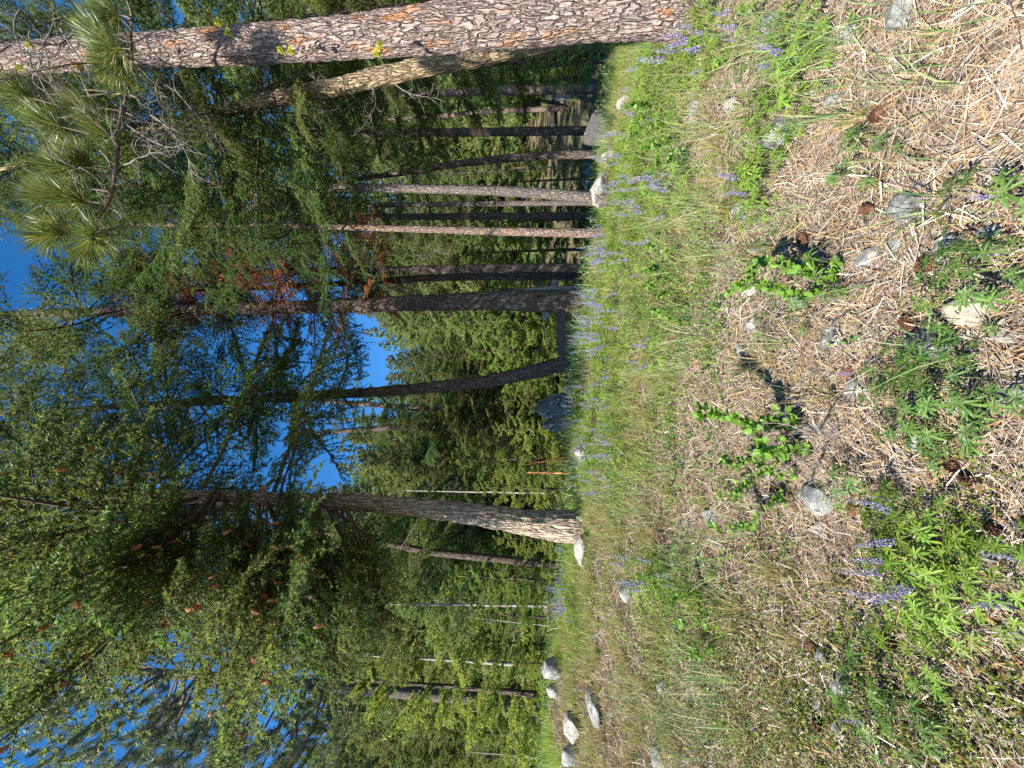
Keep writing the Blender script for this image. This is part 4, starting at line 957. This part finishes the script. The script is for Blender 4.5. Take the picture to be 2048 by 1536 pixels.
lupine(1540, 660, 'lupine spike in front of the white stone', 6, .6, [(1485, 662, 40)], False, .05)
# mid and far plants: one foliage mesh and a few spikes each
def bunch(seed, n, s):
    rg = np.random.default_rng(seed); mb = MB()
    for q in range(n):
        src = leaf_mesh(seed * 50 + q, rg.uniform(.06, .22), rg.uniform(.03, .15), .055, 7); V_, FS = src.arrays(); a = rg.uniform(0, 6.28); r_ = .1 * math.sqrt(rg.random())
        ca, sa = math.cos(a), math.sin(a); V2 = np.stack([V_[:, 0] * ca - V_[:, 1] * sa + ca * r_, V_[:, 0] * sa + V_[:, 1] * ca + sa * r_, V_[:, 2]], -1); k = mb.n; mb.V.append(V2); mb.n += len(V2)
        for F_, sl_ in FS: mb.F.append((F_ + k, sl_))
    return mb.mesh('foliage', [M['lupine_bright'], M['stem_green']], False)
BUNCH = [bunch(q, 16, 1) for q in range(4)]
FAR = []
def band(n, X0, X1, Y0, Y1, ns): 
    for _ in range(n): FAR.append((rl.uniform(X0, X1), rl.uniform(Y0, Y1), rl.integers(*ns)))
band(30, 1168, 1235, 570, 700, (2, 5)); band(16, 1195, 1240, 440, 540, (2, 4)); band(15, 1190, 1245, 690, 800, (0, 3)); band(20, 1165, 1250, 790, 900, (1, 3)); band(18, 1170, 1265, 890, 1000, (1, 3))
band(12, 1120, 1150, 1055, 1120, (2, 5)); band(16, 1120, 1150, 1130, 1190, (2, 5)); band(10, 1135, 1165, 1190, 1265, (1, 4)); band(16, 1225, 1300, 250, 420, (1, 3)); band(10, 1300, 1390, 330, 420, (1, 3)); band(12, 1290, 1350, 130, 260, (0, 2)); band(12, 1260, 1340, 560, 720, (0, 2)); band(14, 1240, 1340, 430, 560, (0, 2)); band(8, 1280, 1400, 1120, 1200, (0, 2)); band(8, 1390, 1450, 40, 120, (1, 3)); band(10, 1150, 1170, 770, 860, (2, 5))
for X, Y, ns in FAR:
    p = on_ground(X, Y)
    if p[1] > 9: continue
    mark = next(m_ for a_, m_ in [(60, 'by the massive ponderosa foot'), (150, 'right of the red rotten wood'), (230, 'above the red rotten wood'), (300, 'before the big dark boulder'), (345, 'beside the lichen crusted rock'), (385, 'before the large whitish rock'), (430, 'left of the large whitish rock'), (480, 'before the reddish trunk'), (530, 'left of the reddish trunk'), (575, 'before the twin trunks'), (615, 'before the thick middle trunk'), (650, 'just left of the middle trunk'), (690, 'before the fallen log'), (740, 'before the curving trunk'), (790, 'left of the curving trunk'), (830, 'before the big grey boulder'), (870, 'left of the big grey boulder'), (905, 'right of the bright white rock'), (945, 'before the bright white rock'), (1010, 'left of the bright white rock'), (1070, 'at the pale furrowed trunk'), (1110, 'before the long pale slab'), (1150, 'left of the long pale slab'), (1190, 'right of the flat white rock'), (1230, 'before the flat white rock'), (2000, 'left of the flat white rock')] if Y < a_)
    lab = ['leafy lupine without flowers', 'lupine with one violet spike', 'lupine with two violet spikes', 'lupine with three purple spikes', 'lupine with four purple spikes', 'lupine with five purple spikes'][ns] + (' high on the rise ' if X < 1205 else ' on the rise ' if X < 1260 else ' down the slope ') + mark
    t = thing('lupine', lab, 'lupine', p, 'lupines flowering along the rise'); s = rl.uniform(.75, 1.1)
    f = obj('foliage', BUNCH[rl.integers(4)], t); f.scale = (s, s, s); f.rotation_euler = (0, 0, rl.uniform(0, 6.28))
    for q in range(ns):
        a = rl.uniform(0, 6.28); o = obj('flower_spike', SPIKE[rl.integers(4)], t, (math.cos(a) * .08, math.sin(a) * .08, 0)); k = s * rl.uniform(.7, 1.1); o.scale = (k * 1.15, k * 1.15, k); o.rotation_euler = (rl.normal() * .12, rl.normal() * .12, a)

# ------------------------------------------------------------------ shrubs with round leaves
def round_leaf(seed, s=.016):
    a = np.linspace(0, 6.283, 9)[:-1]; r = s * np.array([1, .95, .85, .9, 1.0, .9, .85, .95]); V_ = np.stack([r * np.cos(a) + s, r * np.sin(a) * .85, .25 * np.abs(np.sin(a)) * s], -1); V_ = np.vstack([V_, [[s, 0, -.05 * s]]])
    return MB().add(V_, [[k, (k + 1) % 8, 8] for k in range(8)]).mesh('leaf', [M['shrub_leaf']], False)
RLEAF = [round_leaf(q, .013 + .003 * q) for q in range(3)]
def shrub(lab, stems, leaves_per_m, y_off=0, grp=None, seed=0, name='shrub', leafscale=1.0, cap=290):
    """stems: pixel polylines standing over the ground point of the first one"""
    rg = np.random.default_rng(seed); b = on_ground(*stems[0][0]); t = thing(name, lab, 'shrub', b, grp); n = 0
    for pl in stems:
        y0 = on_ground(*pl[0])[1] if pl[0] is not stems[0][0] else b[1]
        P = np.array([at_y(X, Y, y0 + .03 * k + rg.normal() * .03) for k, (X, Y) in enumerate(pl)]); P[0] = on_ground(*pl[0]); W = smooth_line(P, 14) - b
        mb = MB().add(*tube(W, np.linspace(.0042, .0016, 14), 5)); sides = []
        for k in range(3, 14, 2):
            d = unit(rg.normal(size=3) + np.array([0, -.2, .5])); e = W[k] + d * rg.uniform(.04, .11); mb.add(*tube(np.array([W[k], .5 * (W[k] + e), e]), [.0018, .0014, .001], 4)); sides.append((W[k], e))
        stemo = obj('stem', mb.mesh('stem', [M['twig']]), t)
        segs = [(W[k], W[k + 1]) for k in range(4, 13)] + sides
        for a_, e in segs:
            for _ in range(rg.poisson(np.linalg.norm(e - a_) * leaves_per_m)):
                if n >= cap: break
                n += 1; o = obj('leaf', RLEAF[rg.integers(3)], stemo, a_ + (e - a_) * rg.random()); o.rotation_euler = (rg.normal() * .6, rg.normal() * .5 - .3, rg.uniform(0, 6.28)); o.scale = (leafscale,) * 3
    return t
shrub('leafy round leaved shrub with bare grey twigs in the middle', [[(1630, 860), (1590, 850), (1540, 850), (1480, 840), (1400, 810)], [(1640, 870), (1600, 890), (1560, 905), (1520, 900)], [(1625, 850), (1580, 830), (1530, 815), (1470, 800)], [(1650, 880), (1640, 870), (1600, 860), (1560, 870)], [(1630, 840), (1585, 865), (1545, 885), (1500, 870)], [(1640, 900), (1580, 930), (1540, 960), (1490, 985)], [(1640, 850), (1610, 880), (1580, 880), (1550, 850)]], 190, seed=1, leafscale=1.2)
shrub('sprawling green shrub right of centre between stones', [[(1680, 600), (1620, 590), (1560, 580), (1500, 565)], [(1690, 610), (1650, 560), (1590, 540), (1530, 520)], [(1680, 570), (1640, 530), (1600, 515), (1560, 505)], [(1720, 600), (1680, 640), (1640, 660), (1590, 650)], [(1700, 560), (1660, 570), (1620, 560), (1570, 550)], [(1640, 620), (1580, 640), (1530, 650), (1490, 640)], [(1710, 590), (1690, 540), (1670, 510), (1640, 500)]], 190, seed=2, leafscale=1.05)
shrub('low trailing leafy shrub left of the mottled grey rock', [[(1600, 960), (1560, 940), (1520, 950), (1470, 990)], [(1600, 1000), (1550, 1010), (1500, 1050), (1450, 1060)], [(1570, 920), (1530, 930), (1490, 920), (1440, 930)]], 130, seed=3, leafscale=.9)
shrub('low leafy shrub beneath the reddish trunk', [[(1360, 600), (1320, 590), (1290, 570)], [(1360, 560), (1320, 540), (1290, 540)], [(1390, 640), (1350, 640), (1310, 620)], [(1370, 520), (1330, 500), (1300, 490)]], 90, seed=4, leafscale=1.2)
shrub('light green leafy shrub right of the red rotten wood', [[(1340, 200), (1290, 205), (1260, 210)], [(1340, 240), (1300, 250), (1265, 245)], [(1360, 280), (1310, 290), (1280, 300)], [(1390, 310), (1350, 320), (1310, 330)]], 90, seed=5, leafscale=1.3)
shrub('small green shrub by the lupine in the left middle', [[(1430, 1180), (1380, 1190), (1340, 1200)], [(1450, 1240), (1400, 1245), (1360, 1250)], [(1440, 1290), (1410, 1300), (1380, 1310)]], 80, seed=6)
# bare dead twigs under the middle shrub
for q, (X, Y) in enumerate([(1640, 860), (1650, 890), (1660, 840), (1655, 915), (1690, 870), (1635, 930)]):
    p = on_ground(X, Y); o = thing('dead_twig', ['bare grey twig tangle under the middle shrub', 'grey twig left in the tangle under the middle shrub', 'grey twig right of the tangle under the middle shrub', 'bare twig at the left end of the twiggy tangle', 'forked dead twig lying below the middle shrub', 'thin bare twig above the mottled grey rock'][q], 'twig', (p[0], p[1], p[2] + .02), 'dead twigs', BARE[q % 5]); o.scale = (.26,) * 3; o.rotation_euler = (q, -.5, rng.uniform(0, 6.28))
STK = [((1540, 308), (1600, 270), .006, 'grey stick lying against the round grey boulder', 'dead_twig'), ((1240, 685), (1282, 668), .008, 'dark stick lying in the dry grass of the middle slope', 'stick'), ((1330, 170), (1285, 195), .008, 'grey forked stick in the grass right of the red rotten wood', 'dead_twig'), ((1325, 85), (1352, 120), .01, 'grey stick leaning at the foot of the massive ponderosa', 'dead_twig'), ((1860, 640), (1880, 690), .004, 'thin dark twig across the largest dark rock', 'stick'), ((1180, 900), (1330, 845), .005, 'thin bare brown stem arching over the lupines before the boulder', 'stick'), ((1560, 1245), (1250, 1245), .003, 'very thin long bare stem rising in the left middle', 'stick'), ((2010, 320), (1990, 250), .004, 'small twig at the bottom right', 'dead_twig')]
for a_, b_, r_, lab, mt in STK:
    A_, B_ = on_ground(*a_), on_ground(*b_)
    if 'stem rising' in lab: B_ = at_y(b_[0], b_[1], A_[1])
    elif 'arching' in lab: A_ = on_ground(*b_); B_ = at_y(a_[0], a_[1], A_[1] + .3)
    A_[2] += .01; B_[2] += .02; m_ = .5 * (A_ + B_) + np.array([.02, .02, .03]); stick_thing('stick', lab, 'stick', [A_, m_, B_], r_, r_ * .5, mt, sides=5, n=9)

# ------------------------------------------------------------------ grass, leaves, litter (uncountable)
def blob_mask(X, Y, blobs):
    m = np.zeros(len(X))
    for bx, by, rx, ry, v in blobs: m = np.maximum(m, v * np.exp(-(((X - bx) / rx) ** 2 + ((Y - by) / ry) ** 2) * 1.3))
    return m
def scatter(n, ymin, ymax, power=1.0, side=1.25, pad=.6):
    u = rng.random(n) ** power; y = ymin + (ymax - ymin) * u; x = (rng.random(n) * 2 - 1) * (side * y + pad)
    return x, y
def patch(x, y, f, seed):
    return .5 + .5 * np.sin(f * x + 1.7 * np.sin(f * .7 * y + seed)) * np.sin(f * .9 * y + 1.3 * np.sin(f * .8 * x + seed * 2))
def blades(name, x, y, h, w_, bend, mat, segs=3, lean=None):
    n = len(x); P = np.stack([x, y, terrain(x, y) - .005], -1); a = rng.uniform(0, 6.283, n); s = np.stack([np.cos(a), np.sin(a), 0 * a], -1)
    la = rng.uniform(0, 6.283, n) if lean is None else lean; ld = np.stack([np.cos(la), np.sin(la), 0 * la], -1); rowsV = []
    for k in range(segs + 1):
        f = k / segs; c = P + np.array([0, 0, 1.0]) * (h * f * (1 - .28 * bend * f))[:, None] + ld * (h * bend * f * f)[:, None]; ww = (w_ * (1 - f) ** .7 * .5 + 1e-4)[:, None]
        rowsV += [c - s * ww, c + s * ww]
    m2 = 2 * (segs + 1); V_ = np.stack(rowsV, 1).reshape(-1, 3); b = np.arange(n)[:, None] * m2; mb = MB().add(V_, np.concatenate([b + np.array([[2 * k, 2 * k + 1, 2 * k + 3, 2 * k + 2]]) for k in range(segs)]))
    o = obj(name, mb.mesh(name, [M[mat]])); o['kind'] = 'stuff'; return o
# fallen needles: dense near the camera
def litter(name, n, y0, y1, power, ln, wd, lift=.02):
    n = int(n * 1.35); x, y = scatter(n, y0 * .4, y1, power, 1.25, 1.7); k_ = rng.random(n) < .3 + .9 * patch(x, y, 3.1, 2) ; x, y = x[k_], y[k_]; l = rng.uniform(.5, 1.15, len(x)) * ln; a = rng.uniform(0, 6.283, len(x)) + .8 * np.sin(x * 2 + y * 1.3); d = np.stack([np.cos(a), np.sin(a)], -1); c = np.stack([x, y], -1); bow = np.stack([-d[:, 1], d[:, 0]], -1) * (rng.normal(size=len(x)) * .10 * l)[:, None]
    A2, C2, B2 = c - d * l[:, None] * .5, c + bow, c + d * l[:, None] * .5; z0 = rng.random(len(x)) ** 1.6 * lift; tl = rng.normal(size=len(x)) * .12 * l; rows_ = []
    for q2, dz in ((A2, -tl), (C2, 0 * tl), (B2, tl)):
        z = terrain(q2[:, 0], q2[:, 1]) + np.maximum(z0 + dz, .002) + .003; p3 = np.column_stack([q2, z]); s = np.column_stack([bow * 0 + np.stack([-d[:, 1], d[:, 0]], -1), rng.normal(size=len(x)) * .4]) * wd * .5; rows_ += [p3 - s, p3 + s]
    V_ = np.stack(rows_, 1).reshape(-1, 3); b = np.arange(len(x))[:, None] * 6; mb = MB().add(V_, np.concatenate([b + np.array([[0, 1, 3, 2]]), b + np.array([[2, 3, 5, 4]])]))
    o = obj(name, mb.mesh(name, [M['litter']])); o['kind'] = 'stuff'
litter('needle_litter', 165000, .5, 3.2, .72, .145, .0017); litter('needle_litter', 80000, 3.0, 7.6, .9, .17, .004, .03)
# lush grass on the rise
x, y = scatter(230000, 2.6, 8.4, .8, 1.2, .3); X, Y = project(np.stack([x, y, terrain(x, y)], -1))
lush = blob_mask(X, Y, [(1215, 480, 55, 330, 1), (1225, 830, 45, 200, .9), (1160, 800, 40, 200, .9), (1260, 330, 90, 140, .9), (1240, 130, 90, 120, .8), (1300, 480, 50, 90, .5), (1230, 630, 45, 120, .9), (1140, 1150, 40, 130, .8), (1100, 1510, 40, 60, 1), (1120, 1310, 25, 40, .8), (1310, 740, 60, 120, .5), (1160, 1300, 40, 160, .35), (1380, 1200, 70, 90, .6), (1420, 400, 60, 120, .5), (1400, 120, 50, 90, .4), (1330, 300, 60, 160, .35), (1350, 620, 40, 90, .4), (1280, 950, 50, 80, .4), (1260, 1200, 50, 120, .3), (1480, 620, 60, 120, .35), (1440, 1200, 90, 120, .45), (1500, 1000, 60, 100, .3)])
k = rng.random(len(x)) < lush * sstep(.25, .8, patch(x, y, 2.7, 1) * .6 + patch(x, y, 8, 5) * .5); x, y = x[k], y[k]
blades('lush_grass', x, y, rng.uniform(.05, .24, len(x)), rng.uniform(.004, .008, len(x)), rng.uniform(.1, .7, len(x)), 'blade_lush', 2)
# olive and straw bunch grass
cx, cy_ = scatter(5200, 1.6, 8.6, .8, 1.25, .3); X, Y = project(np.stack([cx, cy_, terrain(cx, cy_)], -1))
dm = np.maximum(blob_mask(X, Y, [(1230, 180, 80, 160, .9), (1380, 60, 50, 70, 1), (1190, 1495, 45, 70, 1), (1170, 1250, 60, 200, .8), (1230, 1050, 70, 150, .9), (1300, 1420, 120, 180, .7), (1950, 1000, 60, 90, .8), (1600, 1190, 70, 60, .9), (1720, 1170, 50, 40, .8), (1880, 540, 40, 40, .8), (1290, 850, 80, 300, .9), (1330, 500, 80, 200, .6), (1270, 500, 50, 200, .6), (1400, 200, 60, 120, .7), (1180, 520, 30, 160, .6), (1550, 1480, 90, 90, .5), (1920, 250, 40, 30, .5)]), .12)
k = rng.random(len(cx)) < dm; cx, cy_ = cx[k], cy_[k]; m_ = rng.integers(18, 60, len(cx)); idx = np.repeat(np.arange(len(cx)), m_); rr = np.abs(rng.normal(size=len(idx))) * .035; aa = rng.uniform(0, 6.283, len(idx)); sz_ = rng.uniform(.6, 1.3, len(cx))[idx]
blades('bunch_grass', cx[idx] + rr * np.cos(aa), cy_[idx] + rr * np.sin(aa), rng.uniform(.08, .24, len(idx)) * sz_, rng.uniform(.0022, .0045, len(idx)), rng.uniform(.15, 1.1, len(idx)), 'blade_dry', 3, aa)
# tall blue green blades in loose groups
cx, cy_ = scatter(2300, 1.2, 6.8, .85, 1.2, .3); X, Y = project(np.stack([cx, cy_, terrain(cx, cy_)], -1))
dm = np.maximum(blob_mask(X, Y, [(1650, 120, 250, 160, .9), (1400, 400, 90, 160, 1), (1560, 350, 90, 200, .7), (1370, 700, 70, 120, .8), (1700, 560, 120, 90, .5), (1420, 1120, 90, 120, .5), (1400, 1400, 120, 140, .9), (1900, 400, 150, 200, .45), (1260, 950, 80, 140, .7), (1320, 130, 80, 160, .4), (1950, 780, 90, 120, .4), (1560, 760, 60, 60, .5)]), .06)
k = rng.random(len(cx)) < dm; cx, cy_ = cx[k], cy_[k]; m_ = rng.integers(4, 16, len(cx)); idx = np.repeat(np.arange(len(cx)), m_); rr = np.abs(rng.normal(size=len(idx))) * .05; aa = rng.uniform(0, 6.283, len(idx))
blades('tall_grass', cx[idx] + rr * np.cos(aa), cy_[idx] + rr * np.sin(aa), rng.uniform(.14, .4, len(idx)), rng.uniform(.003, .0062, len(idx)), rng.uniform(.1, .7, len(idx)), 'blade', 4, aa)
# grass beyond the rise
x, y = scatter(60000, 7.0, 17, 1, 1.15, 0); k = rng.random(len(x)) < .25 + .75 * patch(x, y, .9, 4); x, y = x[k], y[k]
blades('far_grass', x, y, rng.uniform(.15, .45, len(x)), rng.uniform(.012, .022, len(x)), rng.uniform(.1, .8, len(x)), 'blade', 2)
# small leaves: bearberry mat and broad herb leaves
def leaves(name, x, y, s, lift, mat, asp=.5):
    n = len(x); P = np.stack([x, y, terrain(x, y) + lift * rng.random(n)], -1); d = unit(np.stack([rng.normal(size=n), rng.normal(size=n), rng.uniform(-.1, 1.0, n)], -1)); sd = unit(np.cross(d, rng.normal(size=(n, 3)) * .5 + np.array([0, 0, 1]))); up = np.cross(sd, d); s = s[:, None]
    V_ = np.stack([P, P + d * s * .5 + sd * s * asp * .5 + up * s * .1, P + d * s, P + d * s * .5 - sd * s * asp * .5 + up * s * .1], 1).reshape(-1, 3); b = np.arange(n)[:, None] * 4
    o = obj(name, MB().add(V_, np.concatenate([b + np.array([[0, 1, 2]]), b + np.array([[0, 2, 3]])])).mesh(name, [M[mat]], False)); o['kind'] = 'stuff'
def clumps(n, y0, y1, per, spread, blobs, base, power=.8):
    cx, cy_ = scatter(n, y0, y1, power, 1.25, .3); X, Y = project(np.stack([cx, cy_, terrain(cx, cy_)], -1)); k = rng.random(n) < np.maximum(blob_mask(X, Y, blobs), base); cx, cy_ = cx[k], cy_[k]; idx = np.repeat(np.arange(len(cx)), rng.integers(per[0], per[1], len(cx)))
    return cx[idx] + rng.normal(size=len(idx)) * spread, cy_[idx] + rng.normal(size=len(idx)) * spread
x, y = clumps(70000, .9, 6.0, (6, 14), .024, [(1600, 1420, 260, 200, 1), (1900, 1450, 200, 130, 1), (1480, 1300, 120, 130, .9), (1700, 1260, 120, 70, .8), (1560, 1100, 60, 70, .6), (1980, 980, 70, 70, .5), (1350, 1350, 90, 150, .5)], .004)
leaves('bearberry', x, y, rng.uniform(.011, .021, len(x)), .05, 'bearberry', .6)
x, y = clumps(24000, 1.5, 8.0, (5, 14), .035, [(1290, 250, 70, 120, 1), (1330, 560, 80, 120, .9), (1250, 430, 60, 200, .8), (1240, 700, 60, 200, .7), (1380, 1220, 90, 110, 1), (1200, 1000, 70, 200, .5), (1420, 640, 70, 160, .6), (1360, 900, 100, 160, .45), (1330, 120, 80, 100, .6), (1460, 980, 70, 90, .4), (1150, 1200, 30, 150, .6)], .02)
leaves('broad_herbs', x, y, rng.uniform(.018, .036, len(x)), .10, 'herb', .6)
x, y = scatter(14000, 7.2, 18, 1, 1.15, 0); k = rng.random(len(x)) < patch(x, y, .8, 9); x, y = x[k], y[k]
idx = np.repeat(np.arange(len(x)), 4); leaves('hollow_herbs', x[idx] + rng.normal(size=len(idx)) * .12, y[idx] + rng.normal(size=len(idx)) * .12, rng.uniform(.04, .10, len(idx)), .35, 'herb', .6)
